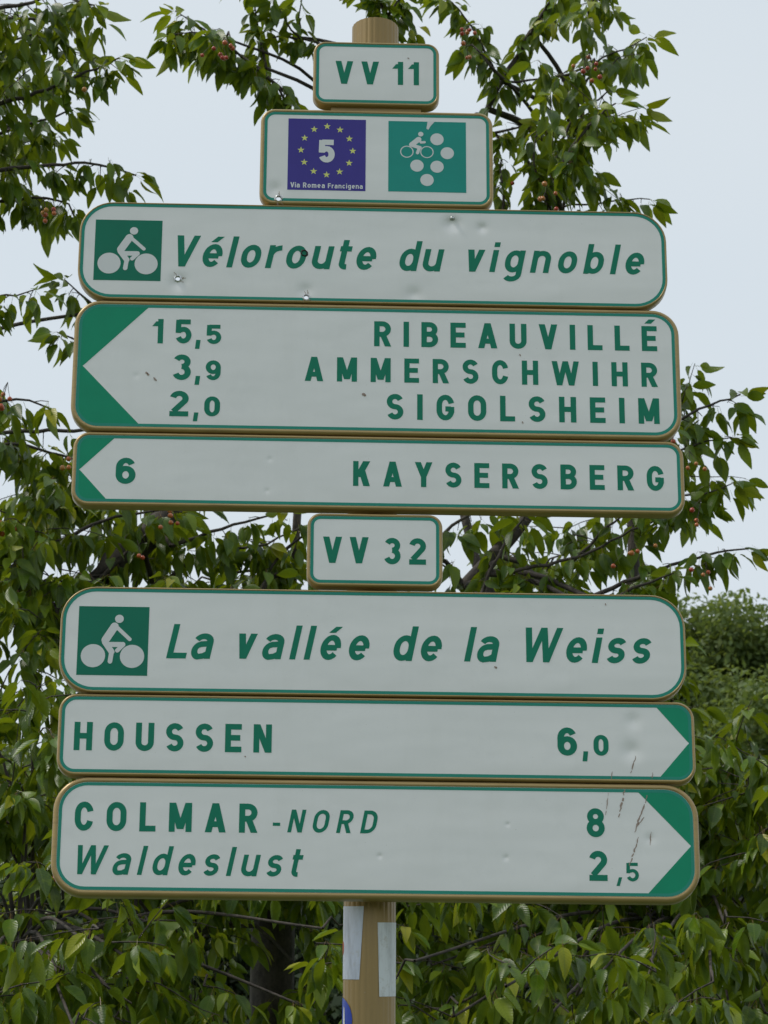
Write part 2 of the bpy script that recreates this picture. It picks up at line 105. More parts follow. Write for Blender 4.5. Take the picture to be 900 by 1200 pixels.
CLUMPS=[(0, (-0.6087, 9.6, 4.7037), (0.2133, 0.6, 0.17), 28), (0, (-0.196, 10.4, 4.9347), (0.2311, 0.6, 0.1842), 28), (0, (0.2519, 9.8, 4.7817), (0.2177, 0.6, 0.1736), 28),  # leading clumps: unseen crown behind the signs, added to shade the lower leaves
 (1, (0.7126, 10.6, 5.0127), (0.2355, 0.6, 0.1877), 28), (1, (1.0339, 9.8, 4.6953), (0.2177, 0.6, 0.1736), 35), (0, (-0.5361, 10.2, 4.4958), (0.2266, 0.6, 0.1806), 35),
 (0, (-0.0511, 9.4, 4.2443), (0.2088, 0.6, 0.1665), 35), (1, (0.4011, 10.4, 4.5658), (0.2311, 0.6, 0.1842), 35), (1, (0.7944, 9.6, 4.3436), (0.2133, 0.6, 0.17), 35),
 (1, (1.2547, 10.4, 4.5438), (0.2311, 0.6, 0.1842), 35), (0, (-0.5306, 9.2, 3.9153), (0.2044, 0.6, 0.1629), 35), (0, (-0.1451, 10.2, 4.1564), (0.2266, 0.6, 0.1806), 35),
 (0, (0.2754, 9.4, 3.9612), (0.2088, 0.6, 0.1665), 35), (1, (0.7441, 10.2, 4.1679), (0.2266, 0.6, 0.1806), 35), (1, (1.0972, 9.4, 3.9718), (0.2088, 0.6, 0.1665), 35),
 (0, (-0.3476, 11.2, 4.9664), (0.2488, 0.6, 0.1983), 35), (1, (0.6199, 11.4, 5.0407), (0.2533, 0.6, 0.2019), 35), (1, (1.1, 11.2, 4.5851), (0.2488, 0.6, 0.1983), 35),
 (0, (0.1171, 11.2, 4.5719), (0.2488, 0.6, 0.1983), 35), (1, (1.1022, 9.6, 7.3662), (0.0853, 0.12, 0.0309), 3), (1, (1.1182, 9.5, 7.0499), (0.0732, 0.1, 0.0306), 2), (1, (1.0569, 9.3, 6.6797), (0.0882, 0.15, 0.0898), 4),
 (1, (0.9412, 9.3, 6.4801), (0.0661, 0.15, 0.0659), 3), (0, (-0.3088, 9.3, 7.0303), (0.0826, 0.1, 0.0479), 3), (0, (-0.9761, 8.8, 6.7393), (0.1303, 0.2, 0.0567), 3), (0, (0.2467, 9.5, 7.3083), (0.0619, 0.1, 0.0306), 2),
 (0, (-1.0563, 9.3, 6.8844), (0.1653, 0.3, 0.1497), 7), (0, (-1.0912, 9.3, 6.631), (0.1102, 0.3, 0.1797), 7), (0, (-1.0924, 9.3, 6.3475), (0.0964, 0.3, 0.1198), 4), (0, (-0.9954, 9.8, 5.4317), (0.2032, 0.4, 0.142), 21),
 (0, (-0.7626, 10.1, 5.5184), (0.1496, 0.4, 0.1301), 8), (0, (-1.0238, 9.6, 5.0869), (0.1422, 0.4, 0.1546), 21), (0, (-0.9774, 9.3, 4.6941), (0.1653, 0.5, 0.1797), 18),
 (0, (-0.8837, 9.5, 4.8907), (0.1407, 0.4, 0.0918), 8), (0, (-0.7099, 10.0, 5.1526), (0.1777, 0.4, 0.0966), 12), (0, (-0.3299, 10.2, 5.1779), (0.1813, 0.5, 0.0821), 9),
 (0, (-0.0688, 10.2, 5.2344), (0.1209, 0.5, 0.0985), 7), (0, (-1.128, 9.29, 4.4504), (0.0936, 0.33, 0.0748), 3), (0, (-0.8424, 8.59, 4.1707), (0.0636, 0.22, 0.0415), 4),
 (0, (-1.0213, 8.89, 4.2379), (0.0658, 0.19, 0.0658), 6), (0, (-0.8134, 8.55, 4.0278), (0.0608, 0.15, 0.0606), 3), (0, (-0.9429, 8.75, 4.0546), (0.0959, 0.34, 0.0704), 7),
 (0, (-0.9853, 8.64, 3.931), (0.0614, 0.34, 0.0723), 6), (0, (-0.8304, 8.48, 3.8433), (0.0603, 0.21, 0.0464), 7), (0, (-0.9507, 8.83, 3.853), (0.0863, 0.21, 0.0455), 7),
 (0, (-0.8529, 9.57, 3.9832), (0.0936, 0.15, 0.0493), 7), (0, (-0.9903, 8.75, 3.6274), (0.0778, 0.32, 0.0563), 4), (0, (-0.3487, 9.51, 3.8095), (0.1042, 0.34, 0.0521), 4),
 (0, (-0.6844, 8.22, 3.4767), (0.0731, 0.3, 0.0635), 3), (0, (0.0088, 8.68, 3.5934), (0.0951, 0.27, 0.0447), 3), (0, (-0.4537, 8.63, 3.5008), (0.0767, 0.19, 0.05), 2),
 (0, (-0.935, 9.44, 3.6682), (0.0727, 0.17, 0.0608), 4), (0, (-0.6313, 8.67, 3.451), (0.0822, 0.19, 0.067), 5), (0, (0.0868, 8.34, 3.4224), (0.0889, 0.22, 0.0537), 2),
 (0, (-0.3537, 9.7, 3.6811), (0.0833, 0.35, 0.0812), 4), (0, (-0.7529, 8.94, 3.4688), (0.0715, 0.33, 0.0518), 2), (0, (-0.4707, 8.13, 3.2794), (0.0723, 0.31, 0.055), 3),
 (0, (-0.9844, 9.41, 3.5098), (0.0948, 0.21, 0.0576), 4), (0, (-0.2545, 8.68, 3.3291), (0.0849, 0.19, 0.0727), 2), (0, (-0.6559, 8.58, 3.302), (0.0686, 0.25, 0.0497), 5),
 (0, (0.0525, 9.66, 3.5339), (0.0916, 0.22, 0.0715), 3), (0, (-0.3878, 9.04, 3.3634), (0.0991, 0.26, 0.0757), 3), (0, (-0.7932, 8.16, 3.1894), (0.0846, 0.28, 0.0473), 4),
 (0, (-0.6129, 9.25, 3.3259), (0.0685, 0.19, 0.0625), 5), (0, (0.0974, 8.33, 3.1612), (0.0913, 0.33, 0.0697), 2), (0, (-0.319, 8.93, 3.2854), (0.0661, 0.23, 0.0431), 4),
 (0, (-0.7524, 8.7, 3.2161), (0.085, 0.34, 0.0532), 4), (0, (-0.5027, 9.64, 3.3475), (0.0885, 0.23, 0.0807), 4), (0, (-0.9113, 8.05, 3.3348), (0.0572, 0.34, 0.057), 2),
 (0, (-0.569, 7.69, 3.2322), (0.082, 0.26, 0.0371), 2), (0, (-0.8415, 8.38, 3.3115), (0.077, 0.25, 0.054), 3), (0, (-0.4476, 8.08, 3.2544), (0.0886, 0.2, 0.065), 2),
 (0, (-0.6672, 7.99, 3.199), (0.0639, 0.21, 0.0669), 3), (0, (-0.8501, 7.63, 3.0826), (0.0836, 0.18, 0.0442), 3), (0, (-0.5944, 8.23, 3.1776), (0.0634, 0.2, 0.0663), 2),
 (0, (-0.7487, 8.39, 3.1633), (0.0646, 0.25, 0.054), 2), (0, (-0.4628, 8.09, 3.1151), (0.0623, 0.3, 0.0599), 2), (0, (-0.5893, 7.63, 2.9857), (0.0746, 0.2, 0.054), 3),
 (0, (-0.9244, 10.74, 4.0652), (0.1018, 0.31, 0.0588), 4), (0, (-0.6438, 10.75, 3.9568), (0.1115, 0.21, 0.0796), 4), (0, (0.0566, 10.8, 3.9123), (0.0928, 0.22, 0.073), 3),
 (0, (-0.4067, 10.61, 3.7777), (0.0691, 0.17, 0.0786), 3), (0, (-0.8483, 11.2, 3.8768), (0.1095, 0.29, 0.0938), 3), (0, (-0.5589, 11.04, 3.6953), (0.0785, 0.16, 0.0604), 3),
 (1, (0.3171, 8.4, 3.5566), (0.0697, 0.27, 0.0433), 5), (1, (1.185, 9.47, 3.7593), (0.0617, 0.25, 0.0488), 3), (1, (0.6648, 8.56, 3.5469), (0.0558, 0.28, 0.0634), 4), (1, (1.3119, 8.41, 3.4679), (0.0747, 0.2, 0.046), 3),
 (1, (1.0137, 9.55, 3.7543), (0.0707, 0.19, 0.0584), 5), (1, (0.4867, 9.77, 3.7607), (0.0897, 0.25, 0.0472), 4), (1, (1.3088, 9.65, 3.6867), (0.0829, 0.16, 0.059), 5),
 (1, (0.8195, 9.65, 3.666), (0.1058, 0.3, 0.0621), 2), (1, (1.6284, 9.36, 3.6077), (0.097, 0.22, 0.0482), 3), (1, (1.0369, 8.94, 3.4755), (0.0874, 0.29, 0.0691), 3),
 (1, (0.6179, 9.18, 3.5122), (0.0761, 0.27, 0.0709), 4), (1, (1.2718, 8.62, 3.4249), (0.0587, 0.19, 0.0416), 4), (1, (0.9203, 9.1, 3.485), (0.0917, 0.33, 0.044), 4), (1, (0.4685, 9.41, 3.535), (0.0808, 0.16, 0.0515), 4),
 (1, (1.2895, 9.69, 3.5717), (0.0861, 0.3, 0.0499), 5), (1, (0.6772, 8.93, 3.3948), (0.0582, 0.34, 0.0719), 5), (1, (1.5193, 9.64, 3.5285), (0.0999, 0.21, 0.0528), 4),
 (1, (0.9285, 8.34, 3.2308), (0.0593, 0.2, 0.0457), 2), (1, (0.51, 8.61, 3.2496), (0.0842, 0.22, 0.0638), 2), (1, (1.3543, 9.44, 3.4144), (0.0671, 0.34, 0.0547), 5),
 (1, (0.8253, 9.07, 3.3187), (0.0699, 0.29, 0.0584), 3), (1, (1.5084, 8.9, 3.2886), (0.0975, 0.17, 0.0602), 2), (1, (1.129, 9.46, 3.3521), (0.0645, 0.28, 0.0609), 4),
 (1, (0.6138, 8.82, 3.2612), (0.0679, 0.16, 0.054), 2), (1, (1.3564, 8.62, 3.2053), (0.0843, 0.2, 0.0611), 3), (1, (0.8823, 8.43, 3.1575), (0.0924, 0.3, 0.0461), 4), (1, (0.3448, 7.9, 3.2361), (0.0679, 0.28, 0.0534), 2),
 (1, (0.9903, 7.78, 3.2018), (0.0668, 0.17, 0.0601), 2), (1, (0.5892, 7.71, 3.1283), (0.0594, 0.26, 0.0472), 3), (1, (1.1742, 7.8, 3.1646), (0.0647, 0.16, 0.0527), 2),
 (1, (0.782, 7.68, 3.1009), (0.0592, 0.23, 0.047), 2), (1, (0.4817, 8.35, 3.164), (0.0544, 0.18, 0.0484), 2), (1, (1.0937, 8.18, 3.1063), (0.0775, 0.29, 0.0685), 2),
 (1, (0.6605, 7.85, 3.0128), (0.0698, 0.18, 0.0455), 3), (1, (1.4102, 9.27, 4.2553), (0.0632, 0.16, 0.0687), 3), (1, (1.6852, 9.74, 4.3037), (0.0808, 0.15, 0.0565), 7),
 (1, (1.4584, 9.3, 4.1704), (0.0744, 0.32, 0.0449), 7), (1, (1.5793, 8.77, 3.9925), (0.0805, 0.3, 0.0621), 6), (1, (1.5277, 9.15, 4.0619), (0.0732, 0.24, 0.0737), 6),
 (1, (1.3632, 9.19, 3.9903), (0.0653, 0.15, 0.0592), 4), (1, (1.501, 8.64, 3.8279), (0.0563, 0.27, 0.0723), 6), (1, (1.5437, 9.59, 4.0313), (0.0824, 0.21, 0.0525), 7),
 (1, (1.5666, 8.9, 3.7898), (0.0659, 0.35, 0.0544), 3), (1, (1.5334, 9.19, 3.8426), (0.0653, 0.16, 0.071), 4), (1, (1.4668, 9.56, 3.8615), (0.0736, 0.3, 0.077), 4), (1, (1.5729, 9.05, 3.6945), (0.0831, 0.15, 0.0699), 4),
 (1, (1.523, 9.41, 3.7527), (0.0976, 0.27, 0.0454), 4), (1, (1.4507, 9.78, 3.802), (0.0956, 0.31, 0.0598), 5), (1, (0.549, 11.37, 4.232), (0.0808, 0.15, 0.0732), 3),
 (1, (1.3561, 11.06, 4.1076), (0.0754, 0.3, 0.0677), 4), (1, (0.8001, 10.66, 3.8843), (0.0821, 0.3, 0.0789), 4), (1, (1.7358, 11.09, 3.949), (0.115, 0.19, 0.0821), 3),
 (1, (1.1912, 10.91, 3.8812), (0.1196, 0.15, 0.0738), 4), (1, (0.6432, 11.14, 3.8196), (0.099, 0.21, 0.061), 4), (1, (1.4309, 10.9, 3.727), (0.0969, 0.33, 0.0807), 3),
 (1, (0.9745, 11.36, 3.7416), (0.1144, 0.17, 0.0585), 4), (1, (0.8202, 10.2, 5.2315), (0.1209, 0.3, 0.115), 4), (1, (1.0197, 10.2, 5.3048), (0.1813, 0.4, 0.115), 7), (1, (1.2936, 10.2, 5.6291), (0.1209, 0.3, 0.1314), 5),
 (1, (1.4656, 10.0, 5.5536), (0.0741, 0.3, 0.0966), 3)]
CHERRIES=[(0, (-0.3036, 8.9, 6.7508), 6), (0, (-0.3401, 8.9, 6.7359), 3), (0, (-0.9022, 8.7, 5.988), 4), (0, (-0.8834, 8.7, 5.9623), 2), (0, (-0.966, 8.5, 5.2036), 5), (0, (-0.805, 9.0, 5.1586), 3), (0, (-0.4672, 9.2, 5.058), 3),
 (0, (-0.4436, 9.2, 5.0648), 2), (0, (-0.5663, 9.2, 4.917), 2), (0, (-0.9962, 9.1, 4.9517), 3), (0, (-0.7676, 8.6, 6.4244), 1), (0, (-0.7206, 8.2, 3.5308), 2), (1, (0.6143, 9.4, 7.1147), 6),
 (1, (0.6009, 9.4, 7.0474), 3), (1, (1.0458, 9.3, 6.9193), 5), (1, (0.8631, 9.0, 6.2291), 5), (1, (1.0509, 9.2, 6.877), 3), (1, (1.4197, 9.2, 4.8676), 4), (1, (1.4102, 9.2, 5.103), 3), (1, (1.3109, 9.2, 5.393), 4),
 (1, (1.1777, 9.3, 4.9821), 5), (1, (1.3743, 9.2, 5.2865), 3), (1, (0.7124, 9.3, 6.4929), 4)]
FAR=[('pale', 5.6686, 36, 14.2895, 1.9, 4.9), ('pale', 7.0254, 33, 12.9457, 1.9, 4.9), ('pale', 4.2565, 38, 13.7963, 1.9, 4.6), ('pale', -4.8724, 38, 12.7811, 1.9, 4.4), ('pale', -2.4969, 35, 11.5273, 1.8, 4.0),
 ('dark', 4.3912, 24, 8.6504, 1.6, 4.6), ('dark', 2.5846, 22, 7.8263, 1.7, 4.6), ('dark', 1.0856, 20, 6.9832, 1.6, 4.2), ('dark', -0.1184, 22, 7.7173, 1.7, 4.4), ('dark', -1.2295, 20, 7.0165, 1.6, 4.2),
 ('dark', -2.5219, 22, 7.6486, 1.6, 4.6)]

# ------------------------------------------------------------------ camera
sc = bpy.context.scene
COL = sc.collection
def cam_basis():
    p, y, r = CAM_PITCH, CAM_YAW, CAM_ROLL
    f = Vector((math.sin(y)*math.cos(p), math.cos(y)*math.cos(p), math.sin(p)))
    r0 = Vector((math.cos(y), -math.sin(y), 0)); u0 = r0.cross(f)
    return f, r0*math.cos(r)+u0*math.sin(r), -r0*math.sin(r)+u0*math.cos(r)
cf, cr, cu = cam_basis()
cd = bpy.data.cameras.new('camera'); cam = bpy.data.objects.new('camera', cd); COL.objects.link(cam)
m = Matrix((( cr.x, cu.x, -cf.x, 0), (cr.y, cu.y, -cf.y, 0), (cr.z, cu.z, -cf.z, EYE), (0, 0, 0, 1)))
cam.matrix_world = m
cd.sensor_fit = 'VERTICAL'; cd.sensor_height = 24; cd.sensor_width = 18; cd.lens = 24*CAM_F
cd.clip_end = 5000
cd.dof.use_dof = True; cd.dof.focus_distance = 6.1; cd.dof.aperture_fstop = 13.0
sc.camera = cam

# ------------------------------------------------------------------ sky and sun
SUN_EL, SUN_AZ = math.radians(56), math.radians(-94)      # azimuth from +Y (behind the signs), negative = left
w = bpy.data.worlds.new('World'); sc.world = w; w.use_nodes = True
nt = w.node_tree; nt.nodes.clear()
sky = nt.nodes.new('ShaderNodeTexSky'); sky.sky_type = 'NISHITA'; sky.sun_disc = False
sky.sun_elevation = SUN_EL; sky.sun_rotation = SUN_AZ
b1 = nt.nodes.new('ShaderNodeBackground'); b1.inputs[1].default_value = 0.10
nt.links.new(sky.outputs[0], b1.inputs[0])
tc = nt.nodes.new('ShaderNodeTexCoord'); nz = nt.nodes.new('ShaderNodeTexNoise')
mp = nt.nodes.new('ShaderNodeMapping'); mp.inputs['Scale'].default_value = (1, 1, 2.5)
nz.inputs['Scale'].default_value = 2.2; nz.inputs['Detail'].default_value = 3
nt.links.new(tc.outputs['Generated'], mp.inputs[0]); nt.links.new(mp.outputs[0], nz.inputs['Vector'])
rp = nt.nodes.new('ShaderNodeValToRGB')
rp.color_ramp.elements[0].position = .3; rp.color_ramp.elements[0].color = (.700, .782, .848, 1)
rp.color_ramp.elements[1].position = .7; rp.color_ramp.elements[1].color = (.755, .822, .868, 1)
nt.links.new(nz.outputs['Fac'], rp.inputs[0])
b2 = nt.nodes.new('ShaderNodeBackground'); b2.inputs[1].default_value = 1.0
nt.links.new(rp.outputs[0], b2.inputs[0])
mx = nt.nodes.new('ShaderNodeMixShader'); mx.inputs[0].default_value = .90     # thin overcast veil over the sky
nt.links.new(b1.outputs[0], mx.inputs[1]); nt.links.new(b2.outputs[0], mx.inputs[2])
wo = nt.nodes.new('ShaderNodeOutputWorld'); nt.links.new(mx.outputs[0], wo.inputs[0])
sl = bpy.data.lights.new('sun', 'SUN'); sl.energy = 2.2; sl.angle = math.radians(12); sl.color = (1, .95, .86)
so = bpy.data.objects.new('sun', sl); COL.objects.link(so)
sd = Vector((math.sin(SUN_AZ)*math.cos(SUN_EL), math.cos(SUN_AZ)*math.cos(SUN_EL), math.sin(SUN_EL)))
so.rotation_euler = sd.to_track_quat('Z', 'Y').to_euler()
sc.view_settings.view_transform = 'Standard'; sc.view_settings.look = 'None'
sc.view_settings.exposure = 0; sc.view_settings.gamma = 1; sc.view_settings.use_curve_mapping = False
sc.cycles.max_bounces = 8; sc.cycles.transmission_bounces = 6

# ------------------------------------------------------------------ helpers
def tag(o, label=None, cat=None, group=None, kind=None):
    if label: o['label'] = label
    if cat: o['category'] = cat
    if group: o['group'] = group
    if kind: o['kind'] = kind
    return o
def empty(name, loc):
    o = bpy.data.objects.new(name, None); COL.objects.link(o); o.location = loc; o.empty_display_size = .1; return o
def mesh_obj(name, verts, faces, mat, parent=None, smooth=False, loc=None):
    me = bpy.data.meshes.new(name); me.from_pydata([tuple(v) for v in verts], [], faces); me.update()
    me.materials.append(mat)
    if smooth:
        me.polygons.foreach_set('use_smooth', [True]*len(me.polygons))
    o = bpy.data.objects.new(name, me); COL.objects.link(o)
    if parent: o.parent = parent
    if loc: o.location = loc
    return o

def nmat(name):
    mt = bpy.data.materials.new(name); mt.use_nodes = True
    return mt, mt.node_tree, mt.node_tree.nodes['Principled BSDF']
def N(nt, t, **kw):
    n = nt.nodes.new(t)
    for k, v in kw.items(): n.inputs[k].default_value = v
    return n
def MATH(nt, op, a, b=None):
    n = nt.nodes.new('ShaderNodeMath'); n.operation = op
    for i, v in enumerate((a, b)):
        if v is None: continue
        if isinstance(v, (int, float)): n.inputs[i].default_value = v
        else: nt.links.new(v, n.inputs[i])
    return n.outputs[0]
def MIX(nt, fac, a, b, mode='MIX'):
    n = nt.nodes.new('ShaderNodeMix'); n.data_type = 'RGBA'; n.blend_type = mode
    for i, v in ((0, fac), (6, a), (7, b)):
        if hasattr(v, 'links'): nt.links.new(v, n.inputs[i])
        else: n.inputs[i].default_value = v if i == 0 else (*v, 1)
    return n.outputs[2]
def RAMP(nt, src, stops):
    n = nt.nodes.new('ShaderNodeValToRGB'); e = n.color_ramp.elements
    while len(e) < len(stops): e.new(.5)
    for i, (p, c) in enumerate(stops): e[i].position = p; e[i].color = (*c, 1)
    nt.links.new(src, n.inputs[0]); return n.outputs[0]
def noise(nt, vec, scale, detail=3, rough=.5):
    n = N(nt, 'ShaderNodeTexNoise', Scale=scale, Detail=detail, Roughness=rough)
    nt.links.new(vec, n.inputs['Vector']); return n.outputs['Fac']
def objco(nt, scale=(1, 1, 1)):
    t = nt.nodes.new('ShaderNodeTexCoord'); mpn = nt.nodes.new('ShaderNodeMapping'); mpn.inputs['Scale'].default_value = scale
    nt.links.new(t.outputs['Object'], mpn.inputs[0]); return mpn.outputs[0]

# --- sign materials
def dent_height(nt, dents):
    """sum of shallow dimples at given spots of the sheet (object x, z)"""
    t = nt.nodes.new('ShaderNodeTexCoord'); sx = nt.nodes.new('ShaderNodeSeparateXYZ'); nt.links.new(t.outputs['Object'], sx.inputs[0])
    tot = None
    for (dx, dz, r, s) in dents:
        a = MATH(nt, 'SUBTRACT', sx.outputs[0], dx); b = MATH(nt, 'SUBTRACT', sx.outputs[2], dz)
        d2 = MATH(nt, 'ADD', MATH(nt, 'MULTIPLY', a, a), MATH(nt, 'MULTIPLY', b, b))
        g = MATH(nt, 'POWER', 2.718, MATH(nt, 'MULTIPLY', d2, -1/(r*r*.45)))
        g = MATH(nt, 'MULTIPLY', g, -s*r)
        tot = g if tot is None else MATH(nt, 'ADD', tot, g)
    return tot
def face_material(dents):
    mt, nt, p = nmat('white sign sheet')
    v = objco(nt)
    n1 = noise(nt, v, 3.0, 4, .55); n2 = noise(nt, objco(nt, (14, 1, 3)), 1.0, 4, .7); n3 = noise(nt, v, 60, 2)
    base = MIX(nt, n1, (.765, .765, .765), (.81, .805, .80))
    streak = RAMP(nt, n2, [(.50, (0, 0, 0)), (.78, (1, 1, 1))])
    tcg = nt.nodes.new('ShaderNodeTexCoord'); sg = nt.nodes.new('ShaderNodeSeparateXYZ'); nt.links.new(tcg.outputs['Object'], sg.inputs[0])
    low = RAMP(nt, MATH(nt, 'ADD', sg.outputs[2], MATH(nt, 'MULTIPLY', noise(nt, objco(nt, (9, 1, 9)), 1.0, 4, .65), .05)), [(.030, (1, 1, 1)), (.075, (0, 0, 0))])
    base = MIX(nt, MATH(nt, 'MULTIPLY', low, .16), base, (.50, .49, .44))
    blot = RAMP(nt, noise(nt, objco(nt, (1, 1, 1)), 9, 6, .72), [(.52, (0, 0, 0)), (.72, (1, 1, 1))])
    base = MIX(nt, MATH(nt, 'MULTIPLY', blot, .13), base, (.52, .53, .52))
    base = MIX(nt, MATH(nt, 'MULTIPLY', streak, .10), base, (.55, .54, .50))
    speck = RAMP(nt, noise(nt, v, 230, 1), [(.80, (0, 0, 0)), (.83, (1, 1, 1))])
    base = MIX(nt, MATH(nt, 'MULTIPLY', speck, .30), base, (.25, .22, .17))
    nt.links.new(base, p.inputs['Base Color'])
    p.inputs['Roughness'].default_value = .33; p.inputs['Specular IOR Level'].default_value = .35
    h = MATH(nt, 'MULTIPLY', noise(nt, objco(nt, (1.2, 1, 2.5)), 3.5, 2), .0030)
    h = MATH(nt, 'ADD', h, MATH(nt, 'MULTIPLY', n3, .00006))
    dh = dent_height(nt, dents)
    if dh is not None: h = MATH(nt, 'ADD', h, MATH(nt, 'MULTIPLY', dh, .30))
    bp = N(nt, 'ShaderNodeBump', Strength=1.0, Distance=1.0); nt.links.new(h, bp.inputs['Height']); nt.links.new(bp.outputs[0], p.inputs['Normal'])
    return mt
def print_material(name, c, var=.12, rough=.38):
    mt, nt, p = nmat(name); v = objco(nt)
    d = tuple(x*(1-var) for x in c); u = tuple(min(1, x*(1+var)) for x in c)
    nt.links.new(MIX(nt, noise(nt, v, 14, 4, .6), d, u), p.inputs['Base Color'])
    p.inputs['Roughness'].default_value = rough; p.inputs['Specular IOR Level'].default_value = .22
    return mt
GREEN = print_material('letter green', (.001, .190, .112))
ARROWG = print_material('arrow green', (.001, .26, .14))
TEAL = print_material('border teal green', (.020, .255, .190))
GRAPE = print_material('vineyard teal', (.012, .28, .235))
PICT = print_material('pictogram green', (.001, .165, .10))
BLUE = print_material('route blue', (.052, .040, .270))
YELLOW = print_material('star yellow', (.66, .68, .20))
WHITE = print_material('print white', (.68, .69, .70), .03)
STAIN = print_material('dry brown stain', (.34, .26, .22), .3, .9)
def frame_material():
    mt, nt, p = nmat('tan lacquered aluminium'); v = objco(nt)
    n1 = noise(nt, v, 12, 5, .6); n2 = noise(nt, objco(nt, (4, 4, 90)), 2, 3)
    c = MIX(nt, n1, (.33, .225, .085), (.43, .305, .130))
    c = MIX(nt, MATH(nt, 'MULTIPLY', RAMP(nt, n2, [(.5, (0, 0, 0)), (.75, (1, 1, 1))]), .35), c, (.16, .11, .055))
    sc_ = RAMP(nt, noise(nt, v, 170, 2), [(.70, (0, 0, 0)), (.74, (1, 1, 1))])
    c = MIX(nt, MATH(nt, 'MULTIPLY', sc_, .35), c, (.42, .36, .26))
    nt.links.new(c, p.inputs['Base Color']); p.inputs['Roughness'].default_value = .38; p.inputs['Metallic'].default_value = .25
    return mt
FRAME = frame_material()
def metal(name, c, rough, met=.9):
    mt, nt, p = nmat(name)
    nt.links.new(MIX(nt, noise(nt, objco(nt), 400, 3), tuple(x*.6 for x in c), c), p.inputs['Base Color'])
    p.inputs['Roughness'].default_value = rough; p.inputs['Metallic'].default_value = met; return mt
BARE = metal('torn bare aluminium', (.75, .76, .78), .3, .8)
HOLEDARK = metal('near black hole', (.012, .009, .008), .7, .0)
ZINC = metal('zinc bolt', (.5, .52, .5), .25)

# --- plants
def leaf_material(name, attr, dark, mid, light, back, trans=.33, rough=.36):
    mt, nt, p = nmat(name)
    if attr:
        a = nt.nodes.new('ShaderNodeAttribute'); a.attribute_name = 'tint'; t = a.outputs['Fac']
    else:
        a = nt.nodes.new('ShaderNodeObjectInfo'); t = a.outputs['Random']
    c = RAMP(nt, t, [(0, dark), (.6, mid), (.9, light), (1, (light[0]*1.6, light[1]*1.15, light[2]))])
    uv = nt.nodes.new('ShaderNodeUVMap'); sp = nt.nodes.new('ShaderNodeSeparateXYZ'); nt.links.new(uv.outputs[0], sp.inputs[0])
    au = MATH(nt, 'ABSOLUTE', MATH(nt, 'SUBTRACT', sp.outputs[0], .5))
    mid_ = RAMP(nt, au, [(.0, (1, 1, 1)), (.045, (0, 0, 0))])
    ve = MATH(nt, 'SINE', MATH(nt, 'MULTIPLY', MATH(nt, 'SUBTRACT', sp.outputs[1], MATH(nt, 'MULTIPLY', au, .55)), 62))
    vm = MATH(nt, 'MULTIPLY', RAMP(nt, ve, [(.86, (0, 0, 0)), (.99, (1, 1, 1))]), .12)
    vn = MATH(nt, 'MAXIMUM', MATH(nt, 'MULTIPLY', mid_, .55), vm)
    c = MIX(nt, vn, c, (back[0]*1.5, back[1]*1.4, back[2]*1.2))
    ge = nt.nodes.new('ShaderNodeNewGeometry')
    c = MIX(nt, RAMP(nt, sp.outputs[1], [(.0, (1, 1, 1)), (.012, (0, 0, 0))]), c, (.20, .085, .035))
    c = MIX(nt, MATH(nt, 'MULTIPLY', ge.outputs['Backfacing'], .55), c, back)
    if attr is not None and name.startswith('cherry'):
        gp = nt.nodes.new('ShaderNodeNewGeometry'); n1 = noise(nt, gp.outputs['Position'], 34, 3, .6)
        c = MIX(nt, MATH(nt, 'MULTIPLY', RAMP(nt, n1, [(.50, (0, 0, 0)), (.70, (1, 1, 1))]), .35), c, (light[0], light[1], light[2]))
        n2 = noise(nt, gp.outputs['Position'], 95, 3, .65)
        c = MIX(nt, MATH(nt, 'MULTIPLY', RAMP(nt, n2, [(.68, (0, 0, 0)), (.74, (1, 1, 1))]), .6), c, (.13, .075, .02))
    nt.links.new(c, p.inputs['Base Color']); p.inputs['Roughness'].default_value = rough
    p.inputs['Specular IOR Level'].default_value = .38
    bp = N(nt, 'ShaderNodeBump', Strength=.22, Distance=.0009); nt.links.new(ve, bp.inputs['Height']); nt.links.new(bp.outputs[0], p.inputs['Normal'])
    tr = nt.nodes.new('ShaderNodeBsdfTranslucent'); nt.links.new(MIX(nt, .6, c, (light[0]*1.7, light[1]*1.55, light[2]*.6)), tr.inputs[0])
    ms = nt.nodes.new('ShaderNodeMixShader'); ms.inputs[0].default_value = trans
    nt.links.new(p.outputs[0], ms.inputs[1]); nt.links.new(tr.outputs[0], ms.inputs[2])
    nt.links.new(ms.outputs[0], nt.nodes['Material Output'].inputs[0])
    return mt
LC = ((.022, .058, .003), (.068, .140, .005), (.220, .290, .012), (.095, .150, .020))
LEAFM = leaf_material('cherry leaves', True, *LC)
LEAF1 = leaf_material('cherry leaf', False, *LC)
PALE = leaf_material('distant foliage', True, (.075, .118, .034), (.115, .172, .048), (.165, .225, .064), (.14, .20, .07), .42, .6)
DARK = leaf_material('shaded foliage', True, (.010, .020, .005), (.016, .034, .008), (.034, .062, .013), (.02, .04, .015), .12, .7)  # shade under the canopy is put into these very dark leaf colours
def bark_material():
    mt, nt, p = nmat('cherry bark'); v = objco(nt, (1, 1, .6))
    n = noise(nt, v, 30, 6, .7)
    nt.links.new(RAMP(nt, n, [(.35, (.022, .017, .014)), (.62, (.075, .060, .048)), (.8, (.15, .13, .11))]), p.inputs['Base Color'])
    p.inputs['Roughness'].default_value = .8
    bp = N(nt, 'ShaderNodeBump', Strength=.7, Distance=.01); nt.links.new(n, bp.inputs['Height']); nt.links.new(bp.outputs[0], p.inputs['Normal'])
    return mt
BARK = bark_material()
